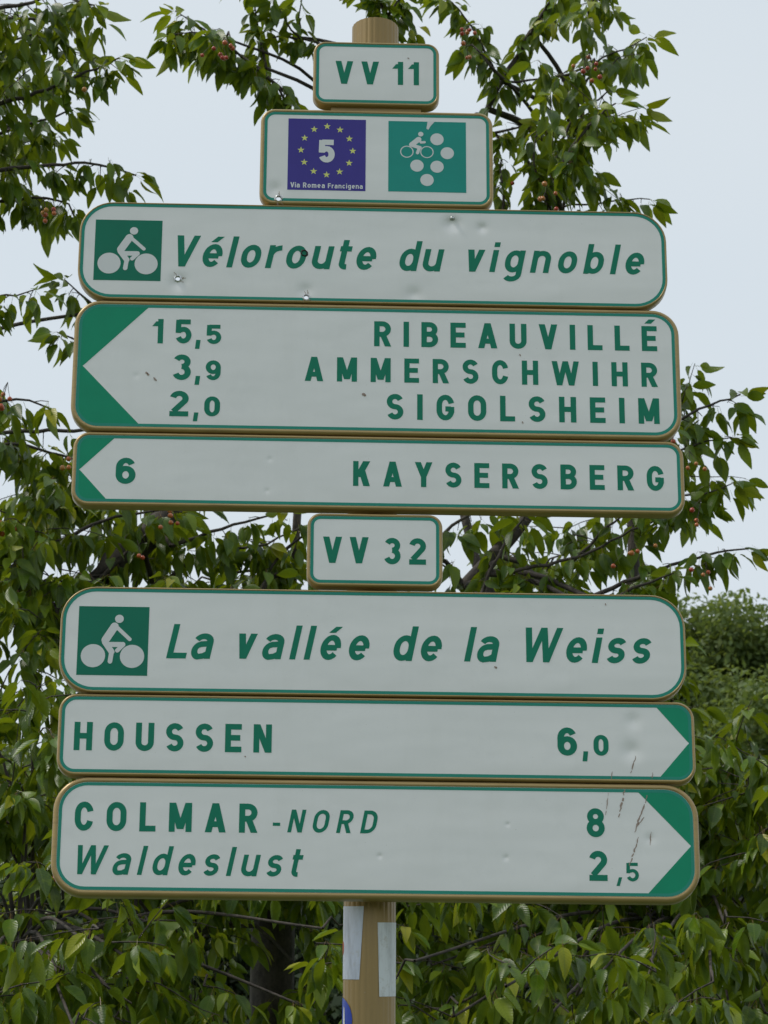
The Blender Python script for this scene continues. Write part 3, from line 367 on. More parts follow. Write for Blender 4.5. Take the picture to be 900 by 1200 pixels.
def cherry_material():
    mt, nt, p = nmat('ripening cherry')
    a = nt.nodes.new('ShaderNodeObjectInfo')
    nt.links.new(RAMP(nt, a.outputs['Random'], [(0, (.42, .20, .04)), (.4, (.46, .11, .035)), (1, (.32, .02, .015))]), p.inputs['Base Color'])
    p.inputs['Roughness'].default_value = .22; return mt
CHERRY = cherry_material()
def ground_material():
    mt, nt, p = nmat('meadow grass'); v = objco(nt)
    c = MIX(nt, noise(nt, v, .4, 6, .7), (.035, .065, .018), (.085, .12, .035))
    nt.links.new(c, p.inputs['Base Color']); p.inputs['Roughness'].default_value = .9
    bp = N(nt, 'ShaderNodeBump', Strength=.6, Distance=.05); nt.links.new(noise(nt, v, 12, 5, .7), bp.inputs['Height']); nt.links.new(bp.outputs[0], p.inputs['Normal'])
    return mt

# ------------------------------------------------------------------ ground
g = mesh_obj('ground', [(-1500, -1500, 0), (1500, -1500, 0), (1500, 1500, 0), (-1500, 1500, 0)], [(0, 1, 2, 3)], ground_material())
g['kind'] = 'structure'

# ------------------------------------------------------------------ lettering: every glyph is drawn with constant-width strokes
def arc(cx, cy, rx, ry, a0, a1, n=None):
    n = n or max(4, int(abs(a1-a0)/15))
    return [(cx+rx*math.cos(math.radians(a0+(a1-a0)*i/n)), cy+ry*math.sin(math.radians(a0+(a1-a0)*i/n))) for i in range(n+1)]
def ring(x0, x1, y0, y1, k=.5):
    """closed upright racetrack centre line; k = share of the half height that is straight"""
    cx, rx = (x0+x1)/2, (x1-x0)/2; ry = (y1-y0)/2*(1-k) ; ry = max(ry, .01); yt = y1-ry; yb = y0+ry
    return ('P', arc(cx, yt, rx, ry, 0, 180, 12)+arc(cx, yb, rx, ry, 180, 360, 12), True)
def glyph(ch, w):
    t = w/2; hw = w*1.12; D = lambda *a: ('D',)+a; P = lambda pts, c=False: ('P', pts, c)
    X = .74
    def bowl(x0, x1, y0, y1, r0, r1, n=12):       # D shape bowl (right side)
        r = (y1-y0)/2; rr = min(r, (x1-x0)*.8)
        return P([(x0, y1), (x1-rr, y1)]+arc(x1-rr, (y0+y1)/2, rr, r, 90, -90, n)[1:-1]+[(x1-rr, y0), (x0, y0)])
    if ch == 'É':
        W, s = glyph('E', w); return W, s+[D(W*.42, 1.10, W*.72, 1.27, hw*1.1)]
    if ch == 'é':
        W, s = glyph('e', w); return W, s+[D(W*.42, .80, W*.72, .98, hw)]
    if ch == 'A':
        W = .70; return W, [D(hw/2, 0, W/2, 1, hw), D(W-hw/2, 0, W/2, 1, hw), P([(W*.22, .28), (W*.78, .28)])]
    if ch == 'V':
        W = .68; return W, [D(hw/2, 1, W/2, 0, hw), D(W-hw/2, 1, W/2, 0, hw)]
    if ch == 'W':
        W = 1.04; h = hw*.92; return W, [D(h/2, 1, W*.28, 0, h), D(W*.5, 1, W*.28, 0, h), D(W*.5, 1, W*.72, 0, h), D(W-h/2, 1, W*.72, 0, h)]
    if ch == 'M':
        W = .76; return W, [P([(t, 0), (t, 1)]), P([(W-t, 0), (W-t, 1)]), D(hw/2, 1, W/2, .10, hw), D(W-hw/2, 1, W/2, .10, hw)]
    if ch == 'N':
        W = .62; return W, [P([(t, 0), (t, 1)]), P([(W-t, 0), (W-t, 1)]), D(hw/2, 1, W-hw/2, 0, hw)]
    if ch == 'K':
        W = .64; return W, [P([(t, 0), (t, 1)]), D(w*.9, .36, W-hw*.6, 1, hw*1.2), D(W-hw*.6, 0, .33, .62, hw*1.1)]
    if ch == 'Y':
        W = .66; return W, [D(hw/2, 1, W/2, .42, hw), D(W-hw/2, 1, W/2, .42, hw), P([(W/2, .46), (W/2, 0)])]
    if ch == 'E':
        W = .56; return W, [P([(W, 1-t), (t, 1-t), (t, t), (W, t)]), P([(w, .51), (W*.92, .51)])]
    if ch == 'F':
        W = .54; return W, [P([(W, 1-t), (t, 1-t), (t, 0)]), P([(w, .48), (W*.9, .48)])]
    if ch == 'L':
        W = .54; return W, [P([(t, 1), (t, t), (W, t)])]
    if ch == 'H':
        W = .62; return W, [P([(t, 0), (t, 1)]), P([(W-t, 0), (W-t, 1)]), P([(w, .51), (W-w, .51)])]
    if ch == 'I':
        return w, [P([(t, 0), (t, 1)])]
    if ch == 'U':
        W = .62; r = (W-w)/2; return W, [P([(t, 1), (t, r+t)]+arc(W/2, r+t, r, r, 180, 360)[1:-1]+[(W-t, r+t), (W-t, 1)])]
    if ch == 'O':
        W = .66; return W, [ring(t, W-t, t, 1-t, .32)]
    if ch == 'C':
        W = .62; rx = (W-w)/2; ry = .30
        return W, [P(arc(W/2, 1-t-ry, rx, ry, 12, 180)+arc(W/2, t+ry, rx, ry, 180, 348))]
    if ch == 'G':
        W = .64; rx = (W-w)/2; ry = .30
        return W, [P(arc(W/2, 1-t-ry, rx, ry, 12, 180)+arc(W/2, t+ry, rx, ry, 180, 350)), P([(W-t, .30), (W-t, .53)]), P([(W-t*1.2, .53-t*.85), (W*.50, .53-t*.85)])]
    if ch in 'Ss':
        H = 1 if ch == 'S' else X; W = .60 if ch == 'S' else .50
        rx = (W-w)/2; q = (H-w)/4
        return W, [P(arc(W/2, H-t-q, rx, q, 22, 270, 15)+arc(W/2, t+q, rx, q, 90, -158, 15)[1:])]
    if ch == 'R':
        W = .62; return W, [P([(t, 0), (t, 1)]), bowl(w, W-t-.01, .46+t*.2, 1-t, 0, 0), D(W-hw/2, 0, W*.52, .46, hw)]
    if ch == 'B':
        W = .61; return W, [P([(t, 0), (t, 1)]), bowl(w, W-t-.02, .52, 1-t, 0, 0), bowl(w, W-t, t, .52, 0, 0)]
    if ch == 'D':
        W = .63; r = (1-w)/2; x1 = W-t
        return W, [P([(t, t), (t, 1-t), (x1-.26, 1-t)]+arc(x1-.27, 1-t-.3, .27, .3, 80, 0)+arc(x1-.27, t+.3, .27, .3, 0, -80)+[(x1-.26, t)], True)]
    # digits
    if ch == '0':
        W = .58; return W, [ring(t, W-t, t, 1-t, .30)]
    if ch == '1':
        W = .40; return W, [P([(W-t, 0), (W-t, 1)]), D(hw*.55, .70, W-t*1.3, .90, hw*1.25)]
    if ch == '2':
        W = .60; r = W/2-t; cy = 1-t-r
        return W, [P(arc(W/2, cy, r, r, 168, -32)+[(t*1.25, w*.95)]), P([(0, t), (W, t)])]
    if ch == '3':
        W = .60; q1 = (1-t-.53)/2; q2 = (.53-t)/2; rx = W/2-t
        return W, [P(arc(W/2-.01, .53+q1, rx*.93, q1, 155, -90)), P(arc(W/2-.01, t+q2, rx, q2, 90, -160))]
    if ch == '5':
        W = .60; rx = W/2-t; cy = t+.235
        return W, [P([(W*.93, 1-t), (t*1.15, 1-t)]), P([(t*1.15, 1-t*.2), (t*1.05, .44)]), P([(t*1.0, .53)]+arc(W/2, cy+.02, rx, .255-t*.15, 118, -158))]
    if ch == '6':
        W = .60; rx = W/2-t
        return W, [ring(t, W-t, t, .60-t*.1, .0), P([(t, .33), (t, .60)]+arc(W/2, .62, rx, 1-t-.62, 180, 28))]
    if ch == '9':
        W, s = glyph('6', w); o = []
        for q in s: o.append(('P', [(W-a, 1-b) for a, b in q[1]], q[2]))
        return W, o
    if ch == '8':
        W = .62; return W, [ring(t+.02, W-t-.02, .53, 1-t, .0), ring(t, W-t, t, .53, .0)]
    if ch == ',':
        return .20, [D(.07, -.20, .11, .16, w*.82)]
    if ch == '-':
        return .30, [P([(0, .36), (.30, .36)])]
    # lower case
    W = .56; r = (W-w)/2; o = lambda x0=t, x1=W-t: ring(x0, x1, t, X-t, .12)
    if ch == 'o': return W, [o()]
    if ch == 'c': return W-.03, [P(arc(W/2, X/2, r, X/2-t, 38, 322))]
    if ch == 'e': return W, [P(arc(W/2, X/2, r, X/2-t, -4, 318)), P([(w*.9, X/2-.01), (W-w*.6, X/2-.01)])]
    if ch == 'a':
        return W, [P(arc(W/2, X-t-.17, r, .17, 158, 0)+[(W-t, 0)]),
                   P([(W-t, X*.60), (W*.42, X*.575)]+arc(W*.40, X*.32, W*.40-t, X*.255-t*.15, 95, 265)+[(W*.6, t*.95), (W-t, .16)])]
    if ch in 'dbqgp':
        s = [o()]
        if ch == 'd': s.append(P([(W-t, 0), (W-t, 1)]))
        if ch == 'b': s.append(P([(t, 0), (t, 1)]))
        if ch == 'g': s.append(P([(W-t, X)]+[(W-t, -.06)]+arc(W/2, -.07, r, .15, 0, -150)[1:]))
        return W, s
    if ch == 'n': return W-.01, [P([(t, 0), (t, X)]), P(arc(W/2, X-t-r, r, r, 165, 0)+[(W-t, 0)])]
    if ch == 'u': return W-.01, [P([(W-t, 0), (W-t, X)]), P([(t, X), (t, r+t)]+arc(W/2, r+t, r, r, 180, 345)[1:])]
    if ch == 'm':
        W = .82; r = (W-w)/4
        return W, [P([(t, 0), (t, X)]), P(arc(t+r, X-t-r, r, r, 160, 0)+[(t+2*r, 0)]), P(arc(t+3*r, X-t-r, r, r, 160, 0)+[(W-t, 0)])]
    if ch == 'l': return w, [P([(t, 0), (t, 1)])]
    if ch == 'i': return w, [P([(t, 0), (t, X)]), P([(t, .84), (t, 1)])]
    if ch == 'r': return .36, [P([(t, 0), (t, X)]), P(arc(.36+.02, X-t-.24, .36+.02-t, .24, 172, 92))]
    if ch == 't': return .34, [P([(t+.05, .95), (t+.05, .20)]+arc(t+.05+.12, .20, .12, .20-t, 180, 285)[1:]), P([(0, X-t*.9), (.34, X-t*.9)])]
    if ch == 'v': return .52, [D(hw/2, X, .26, 0, hw), D(.52-hw/2, X, .26, 0, hw)]
    raise KeyError(ch)
def stroke_quads(pts, w, closed):
    n = len(pts); q = [pts[0]]
    for p in pts[1:]:
        if math.hypot(p[0]-q[-1][0], p[1]-q[-1][1]) > 1e-4: q.append(p)
    if closed and math.hypot(q[0][0]-q[-1][0], q[0][1]-q[-1][1]) < 1e-4: q.pop()
    n = len(q); L = []; R_ = []
    for i in range(n):
        a = q[i-1] if (i > 0 or closed) else None; b = q[(i+1) % n] if (i < n-1 or closed) else None; p = q[i]
        ds = []
        if a: d = (p[0]-a[0], p[1]-a[1]); l = math.hypot(*d); ds.append((d[0]/l, d[1]/l))
        if b: d = (b[0]-p[0], b[1]-p[1]); l = math.hypot(*d); ds.append((d[0]/l, d[1]/l))
        if len(ds) == 1: nx, ny = -ds[0][1], ds[0][0]; k = 1
        else:
            nx, ny = -(ds[0][1]+ds[1][1]), ds[0][0]+ds[1][0]; l = math.hypot(nx, ny) or 1; nx /= l; ny /= l
            k = 1/max(.45, nx*-ds[0][1]+ny*ds[0][0])
        L.append((p[0]+nx*w/2*k, p[1]+ny*w/2*k)); R_.append((p[0]-nx*w/2*k, p[1]-ny*w/2*k))
    out = []
    for i in range(n if closed else n-1):
        j = (i+1) % n; out.append((L[i], R_[i], R_[j], L[j]))
    return out
STEP = .00006
def glyph_polys(ch, w):
    W, ss = glyph(ch, w); out = []
    for li, s in enumerate(ss):
        if s[0] == 'P': qs = stroke_quads(s[1], w, s[2])
        else:
            _, x0, y0, x1, y1, h = s; qs = [((x0-h/2, y0), (x0+h/2, y0), (x1+h/2, y1), (x1-h/2, y1))]
        out += [(li, q) for q in qs]
    return W, out
STY = dict(cap=(.20, 0), bold=(.20, 0), ital=(.168, .20), light=(.165, .19), itallight=(.157, .20), med=(.17, 0), heavy=(.23, 0), small=(.175, 0))
def text_mesh(s, x0, x1, zb, H, style, y):
    w, sh = STY[style]; wx = 1.
    if style == 'light' and s == '-': w = .14; sh = 0
    items = []; cur = 0; 
    for i, ch in enumerate(s):
        W, polys = glyph_polys(ch, w); items.append((i, cur, polys)); cur += W
    def bbox(tr):
        xs = [px+off+i*tr+py*sh for i, off, pl in items for _, q in pl for px, py in q]; return min(xs), max(xs)
    a, b = bbox(0); span = (x1-x0)/H
    if len(s) > 1:
        tr = 0.0
        for _ in range(6):
            a, b = bbox(tr); tr += (span-(b-a))/(len(s)-1)
        a, b = bbox(tr)
        if tr < .09:                                    # too tight: squeeze the glyphs, keep a small gap
            tr = .11; a, b = bbox(tr); wx = span/(b-a)
    else:
        tr = 0; wx = span/(b-a) if s not in ',' else 1
    out = []
    for i, off, pl in items:
        V = []; F_ = []
        for li, q in pl:
            k = len(V)
            pts = [((px+off+i*tr+py*sh-a)*wx, py) for px, py in q]
            ar = sum(pts[j][0]*pts[(j+1) % 4][1]-pts[(j+1) % 4][0]*pts[j][1] for j in range(4))
            if ar < 0: pts = pts[::-1]
            V += [(x0+px*H, y-li*STEP, zb+py*H) for px, py in pts]; F_.append((k, k+1, k+2, k+3))
        out.append(('digit' if s[i].isdigit() else 'comma' if s[i] == ',' else 'hyphen' if s[i] == '-' else 'letter', V, F_))
    return out

# ------------------------------------------------------------------ sign building blocks
def rrect(w, h, r, inset=0, n=9):
    """rounded rectangle standing on z=0, centred on x=0, counter-clockwise seen from the front"""
    r = max(.001, r-inset); x = w/2-inset; z0 = inset; z1 = h-inset; out = []
    for cx, cz, a in ((x-r, z0+r, -90), (x-r, z1-r, 0), (-x+r, z1-r, 90), (-x+r, z0+r, 180)):
        out += [(cx+r*math.cos(math.radians(a+90*i/n)), cz+r*math.sin(math.radians(a+90*i/n))) for i in range(n+1)]
    return out
def loops_mesh(loops):
    V = []; F_ = []; n = len(loops[0][0])
    for pts, y in loops: V += [(a, y, b) for a, b in pts]
    for l in range(len(loops)-1):
        for i in range(n):
            j = (i+1) % n; F_.append((l*n+i, l*n+j, (l+1)*n+j, (l+1)*n+i))
    return V, F_
def slab(outer, y0, y1, holes=()):
    """flat plate between y0 (front) and y1, optional inner loops"""
    V2 = list(outer); 
    for h in holes: V2 += list(h)
    polys = [[Vector((a, b, 0)) for a, b in outer]]+[[Vector((a, b, 0)) for a, b in h] for h in holes]
    tris = tessellate_polygon(polys); n = len(V2)
    V = [(a, y0, b) for a, b in V2]+[(a, y1, b) for a, b in V2]; F_ = []
    for t in tris:
        a, b, c = [V2[i] for i in t]
        if (b[0]-a[0])*(c[1]-a[1])-(b[1]-a[1])*(c[0]-a[0]) < 0: t = t[::-1]
        F_.append(tuple(t)); F_.append(tuple(n+i for i in t[::-1]))
    s = 0
    for li, lp in enumerate([outer]+list(holes)):
        m_ = len(lp)
        area = sum(lp[i][0]*lp[(i+1) % m_][1]-lp[(i+1) % m_][0]*lp[i][1] for i in range(m_))
        fl = (area > 0) == (li == 0)
        for i in range(m_):
            j = (i+1) % m_; f = (s+i, n+s+i, n+s+j, s+j)
            F_.append(f if fl else f[::-1])
        s += m_
    return V, F_
def circle(cx, cz, r, n=20, wob=0, rnd=None):
    return [(cx+r*(1+(rnd.uniform(-wob, wob) if wob else 0))*math.cos(2*math.pi*i/n), cz+r*(1+(rnd.uniform(-wob, wob) if wob else 0))*math.sin(2*math.pi*i/n)) for i in range(n)]
def flat(polys, y):
    """polys: list of (layer, points) -> thin printed faces"""
    V = []; F_ = []
    for li, q in polys:
        k = len(V); ar = sum(q[j][0]*q[(j+1) % len(q)][1]-q[(j+1) % len(q)][0]*q[j][1] for j in range(len(q)))
        if ar < 0: q = q[::-1]
        V += [(a, y-li*STEP, b) for a, b in q]; F_.append(tuple(range(k, k+len(q))))
    return V, F_
def capsule(a, b, w):
    dx, dz = b[0]-a[0], b[1]-a[1]; an = math.degrees(math.atan2(dz, dx))
    return arc(a[0], a[1], w/2, w/2, an+90, an+270, 8)+arc(b[0], b[1], w/2, w/2, an-90, an+90, 8)
def cut(o, holes, r0=None):
    """punch real round holes through a plate"""
    V = []; F_ = []
    for (hx, hz, r) in holes:
        k = len(V); n = 14; rn = random.Random(int(hx*1e4))
        rr_ = [r*(1+rn.uniform(-.10, .10)) for _ in range(n)]
        for y in (-.02, .02): V += [(hx+rr_[i]*math.cos(2*math.pi*i/n), y, hz+rr_[i]*math.sin(2*math.pi*i/n)) for i in range(n)]
        F_.append(tuple(range(k, k+n))); F_.append(tuple(range(k+2*n-1, k+n-1, -1)))
        for i in range(n):
            j = (i+1) % n; F_.append((k+i, k+n+i, k+n+j, k+j))
    me = bpy.data.meshes.new('punch'); me.from_pydata(V, [], F_)
    bm = bmesh.new(); bm.from_mesh(me); bmesh.ops.recalc_face_normals(bm, faces=bm.faces); bm.to_mesh(me); bm.free()
    c = bpy.data.objects.new('punch', me); COL.objects.link(c); c.parent = o.parent
    md = o.modifiers.new('b', 'BOOLEAN'); md.operation = 'DIFFERENCE'; md.object = c; md.solver = 'EXACT'
    dg = bpy.context.evaluated_depsgraph_get(); dg.update()
    nm = bpy.data.meshes.new_from_object(o.evaluated_get(dg)); o.modifiers.clear(); nm.name = o.data.name; o.data = nm
    bpy.data.objects.remove(c)

INFO = dict(
 vv11=('route_plate', 'small white plate reading VV 11 in green at the very top of the post', 'sign'),
 r5=('emblem_sign', 'white plate with blue star emblem and teal grape cyclist emblem, second from top', 'sign'),
 velo=('name_sign', 'long white sign reading Véloroute du vignoble, pierced by bullet holes', 'sign'),
 ribe=('direction_sign', 'tall left pointing sign listing RIBEAUVILLÉ, AMMERSCHWIHR and SIGOLSHEIM', 'sign'),
 kays=('direction_sign', 'slim left pointing sign reading 6 KAYSERSBERG', 'sign'),
 vv32=('route_plate', 'small white plate reading VV 32 in green halfway down the post', 'sign'),
 vall=('name_sign', 'long white sign reading La vallée de la Weiss with cyclist square', 'sign'),
 hous=('direction_sign', 'slim right pointing sign reading HOUSSEN 6,0', 'sign'),
 colm=('direction_sign', 'tall right pointing sign reading COLMAR -NORD and Waldeslust, lowest on the post', 'sign'))
GRP = dict(route_plate='small route number plates', name_sign='route name signs with cyclist squares', direction_sign='arrow ended destination signs')
rnd = random.Random(7)
FACE_Y = .0010; PRINT = .0007; BW = .0062
CYC = dict(seg=[((.515, .29), (.392, .49), .115), ((.545, .30), (.735, .475), .055), ((.42, .555), (.64, .553), .075), ((.645, .555), (.565, .64), .062),
                ((.385, .52), (.485, .66), .085), ((.485, .66), (.468, .80), .066)], head=(.578, .18, .062), wheels=((.224, .72, .172), (.777, .722, .172)))
def sqmap(q):
    x0, z0, x1, z1 = q
    return lambda u, v: (x0+(x1-x0)*u, z1-(z1-z0)*v)
def build_sign(n):
    s = SIGNS[n]; w = s['x1']-s['x0']; h = s['z1']-s['z0']; cx = (s['x0']+s['x1'])/2
    nm, lab, cat = INFO[n]
    root = empty(nm, (cx, SIGN_Y, s['z0'])); tag(root, lab, cat, GRP.get(nm))
    rw = s['rim']; rad = s['rad']; I = lambda k: rrect(w, h, rad, k)
    V, F_ = loops_mesh([(I(.010), .0275), (I(.0005), .028), (I(0), .0265), (I(0), .007), (I(rw*.10), .0030), (I(rw*.3), .0008), (I(rw*.55), -.0004), (I(rw*.8), .0002), (I(rw*.95), .0015), (I(rw), .0040)])
    fr = mesh_obj('frame', V, F_, FRAME, root, True)
    V, F_ = slab(I(rw*.93), FACE_Y, FACE_Y+.0012)
    face = mesh_obj('face', V, F_, face_material([d[1:] for d in DENTS if d[0] == n]), root)
    # green border ring
    V, F_ = slab(I(rw*.97), FACE_Y-.0004, FACE_Y+.0003, [I(rw+BW)])
    bd = mesh_obj('border', V, F_, TEAL, root)
    hs = [(a, b, r) for m_, a, b, r, k in HOLES if m_ == n and k != 'bolt']
    if hs: cut(face, hs); cut(bd, hs)
    # arrow ends
    if n in ARROWS:
        a = ARROWS[n]; q = I(rw*.98); left = a[1][0] < 0; sg = -1 if left else 1
        top, tip, bot = a
        tipr = [(tip[0]-sg*.004, tip[1]+.0035), tip, (tip[0]-sg*.004, tip[1]-.0035)]
        zt = h-rw*.98; zb = rw*.98
        sl_ = lambda A_, B_, z: A_[0]+(B_[0]-A_[0])*(z-A_[1])/(B_[1]-A_[1])
        xt = sl_(tip, top, zt); xb = sl_(tip, bot, zb)
        # outline part beyond the slanting edges, upper and lower half
        up = [p for p in q if p[0]*sg > xt*sg and p[1] >= tip[1]]; lo = [p for p in q if p[0]*sg > xb*sg and p[1] < tip[1]]
        xe = sg*(w/2-rw*.98)
        up.sort(key=lambda p: math.atan2(p[1]-tip[1], (p[0]-(tip[0]-sg*.05))*sg)); lo.sort(key=lambda p: -math.atan2(p[1]-tip[1], (p[0]-(tip[0]-sg*.05))*sg))
        poly = [(xt, zt)]+up[::-1]+lo+[(xb, zb), tipr[2], tipr[1], tipr[0]]
        V, F_ = slab(poly, PRINT, PRINT+.0002)
        mesh_obj('arrow_end', V, F_, ARROWG, root)
    # lettering
    for (m_, st, x0, x1, zb, H, sty) in TEXTS:
        if m_ != n: continue
        if n == 'r5': continue
        for nm_, V, F_ in text_mesh(st, x0, x1, zb, H, sty, PRINT): mesh_obj(nm_, V, F_, GREEN, root)
    # pictograms
    if n in ('velo', 'vall'):
        M = sqmap(SQUARES[n]); sc_ = SQUARES[n][2]-SQUARES[n][0]
        V, F_ = slab([M(0, 1), M(1, 1), M(1, 0), M(0, 0)], PRINT, PRINT+.0002)
        pc = mesh_obj('pictogram', V, F_, PICT, root)
        pol = [(i+1, capsule(M(*a), M(*b), t*sc_)) for i, (a, b, t) in enumerate(CYC['seg'])]
        pol.append((8, circle(*M(*CYC['head'][:2]), CYC['head'][2]*sc_, 24)))
        V, F_ = flat(pol, PRINT-.0001); mesh_obj('cyclist_figure', V, F_, WHITE, pc)
        for u, v, r in CYC['wheels']:
            V, F_ = flat([(1, circle(*M(u, v), r*sc_, 32))], PRINT-.0001); mesh_obj('wheel', V, F_, WHITE, pc)
    if n == 'r5':
        M = sqmap(SQUARES['euro']); q = SQUARES['euro']; sc_ = q[2]-q[0]
        V, F_ = slab([M(0, 1), M(1, 1), M(1, 0), M(0, 0)], PRINT, PRINT+.0002)
        e = mesh_obj('star_emblem', V, F_, BLUE, root)
        for i in range(12):
            a = math.radians(90-30*i); c = (.5+.333*math.cos(a), .443-.340*math.sin(a))
            pts = []
            for k in range(10):
                r = (.048 if k % 2 == 0 else .0195); b = math.radians(90+36*k); pts.append(M(c[0]+r*math.cos(b), c[1]-r*math.sin(b)))
            V, F_ = flat([(1, pts)], PRINT-.0001); st_ = mesh_obj('star', V, F_, YELLOW, e)
        for (m_, st, x0, x1, zb, H, sty) in TEXTS:
            if m_ == n:
                for nm_, V, F_ in text_mesh(st, x0, x1, zb, H, sty, PRINT-.0002): mesh_obj(nm_, V, F_, WHITE, e)
        M = sqmap(SQUARES['grape']); q = SQUARES['grape']; sc_ = q[2]-q[0]
        V, F_ = slab([M(0, 1), M(1, 1), M(1, 0), M(0, 0)], PRINT, PRINT+.0002)
        e = mesh_obj('grape_emblem', V, F_, GRAPE, root)
        for u, v in ((.626, .25), (.758, .445), (.368, .63), (.626, .64), (.497, .83)):
            V, F_ = flat([(1, circle(*M(u, v), .086*sc_, 28))], PRINT-.0001); mesh_obj('grape', V, F_, WHITE, e)
        pol = [(1, [M(.505, -.004), M(.60, -.004), M(.545, .06), M(.515, .115), M(.49, .10)])]
        V, F_ = flat(pol, PRINT-.0001); mesh_obj('stalk', V, F_, WHITE, e)
        pol = []
        for k, (u, v) in enumerate(((.238, .435), (.496, .435))):
            V, F_ = flat([(1, a) for a in stroke_quads(circle(*M(u, v), .080*sc_, 28), .013*sc_, True)], PRINT-.0001); mesh_obj('wheel', V, F_, WHITE, e)
        for i, (a, b, t) in enumerate([((.39, .255), (.30, .335), .07), ((.385, .245), (.42, .30), .034), ((.42, .30), (.465, .295), .034), ((.31, .345), (.405, .375), .05), ((.40, .375), (.375, .45), .042)]):
            pol.append((i+1, capsule(M(*a), M(*b), t*sc_)))
        pol.append((7, circle(*M(.417, .182), .034*sc_, 18)))
        V, F_ = flat(pol, PRINT-.0001); mesh_obj('cyclist_figure', V, F_, WHITE, e)
    # bullet holes and bolt
    for m_, hx, hz, r, kind in HOLES:
        if m_ != n: continue
        rr_ = random.Random(int(abs(hx)*9999))
        k = 18; V = []; F_ = []
        prof = [(.86, .004), (.95, -.0002), (1.12, -.0016), (1.38, -.0006), (1.6, FACE_Y-.0001)]
        if kind == 'bolt': prof = [(.0, -.0045), (.35, -.0044), (.75, -.0034), (1.0, -.001), (1.05, FACE_Y)]
        jit = [rr_.uniform(-.16, .16) for _ in range(k)]
        for pr, py in prof:
            for i in range(k):
                q = pr*r*(1+(jit[i] if kind != 'bolt' else 0)*(pr-.6)); a = 2*math.pi*i/k
                V.append((hx+q*math.cos(a), py+(rr_.uniform(-.0006, .0006) if kind != 'bolt' and pr < 1.5 else 0), hz+q*math.sin(a)))
        for l in range(len(prof)-1):
            for i in range(k):
                j = (i+1) % k; F_.append((l*k+j, l*k+i, (l+1)*k+i, (l+1)*k+j))
        mesh_obj('bolt' if kind == 'bolt' else 'bullet_hole', V, F_, ZINC if kind == 'bolt' else (BARE if kind == 'open' else HOLEDARK), root, kind == 'bolt')
        if kind == 'dark':
            V = [(a, .004, b) for a, b in circle(hx, hz, r*1.05, 16)]+[(hx, .012, hz)]  # near-black cup closing the hole that shows dark
            mesh_obj('hole_cup', V, [(i, (i+1) % 16, 16) for i in range(16)], HOLEDARK, root)
        if kind == 'open':                               # fine cracks in the print around the hole
            pol = []
            for c in range(5):
                a = rr_.uniform(0, 6.28); p0 = (hx+1.5*r*math.cos(a), hz+1.5*r*math.sin(a)); L_ = rr_.uniform(.8, 1.8)*r
                p1 = (p0[0]+L_*math.cos(a+.5), p0[1]+L_*math.sin(a+.5)); pol.append((c+1, capsule(p0, p1, .0009)))
            V, F_ = flat(pol, PRINT-.0004); mesh_obj('crack', V, F_, STAIN, root)
    # stains and scratches
    for m_, pts, wd in MARKS:
        if m_ != n: continue
        P2 = []
        for i in range(len(pts)-1):
            for k in range(6):
                t = k/6; P2.append((pts[i][0]+(pts[i+1][0]-pts[i][0])*t+rnd.uniform(-1, 1)*wd*.35, pts[i][1]+(pts[i+1][1]-pts[i][1])*t))
        P2.append(pts[-1]); pol = []
        for i in range(len(P2)-1):
            if len(P2) > 8 and rnd.random() < .22: continue
            f = wd*(.35+.65*math.sin(math.pi*(i+.5)/len(P2)))*rnd.uniform(.5, 1.1)
            pol.append((1+i % 3, capsule(P2[i], P2[i+1], f)))
        V, F_ = flat(pol, PRINT-.0005); mesh_obj('stain', V, F_, STAIN, root)
    # back: two mounting rails and a clamp round the post
    px = POST['x']-cx; hl = min(w*.42, .35) if n not in ('vv11', 'r5', 'vv32') else .10
    for zc in ((h*.5,) if h < .2 else (h*.28, h*.72)):
        V = []; F_ = []
        for (x0, x1, y0, y1, z0, z1) in [(px-hl, px+hl, .0225, .040, zc-.016, zc+.016)]:
            V += [(x, y, z) for x in (x0, x1) for y in (y0, y1) for z in (z0, z1)]
            F_ += [(0, 1, 3, 2), (4, 6, 7, 5), (0, 4, 5, 1), (2, 3, 7, 6), (0, 2, 6, 4), (1, 5, 7, 3)]
        mesh_obj('mounting_rail', V, F_, FRAME, root)
        # clamp band
        R_ = POST['r']+.004; yc = POST['y']-SIGN_Y; V = []; F_ = []; k = 24
        for rr2, zz in ((R_-.0035, zc-.014), (R_, zc-.014), (R_, zc+.014), (R_-.0035, zc+.014)):
            V += [(px+rr2*math.cos(2*math.pi*i/k), yc+rr2*math.sin(2*math.pi*i/k), zz) for i in range(k)]
        for l in range(4):
            for i in range(k):
                j = (i+1) % k; l2 = (l+1) % 4; F_.append((l*k+i, l*k+j, l2*k+j, l2*k+i))
        mesh_obj('clamp', V, F_, FRAME, root)
    if n in ('vv11',):                                   # tan spacer seen below the top plate
        V = [(x, y, z) for x in (px-.10, px+.10) for y in (.012, .032) for z in (-.012, .004)]
        mesh_obj('spacer', V, [(0, 1, 3, 2), (4, 6, 7, 5), (0, 4, 5, 1), (2, 3, 7, 6), (0, 2, 6, 4), (1, 5, 7, 3)], FRAME, root)
    return root
for a_, b_ in (('r5', 'velo'), ('velo', 'ribe'), ('ribe', 'kays'), ('vall', 'hous'), ('hous', 'colm')):
    gap = SIGNS[a_]['z0']-SIGNS[b_]['z1']-.0012
    if gap > 0: SIGNS[b_]['z1'] += gap*.8; SIGNS[a_]['drop'] = gap*.2
for n in SIGNS: build_sign(n)

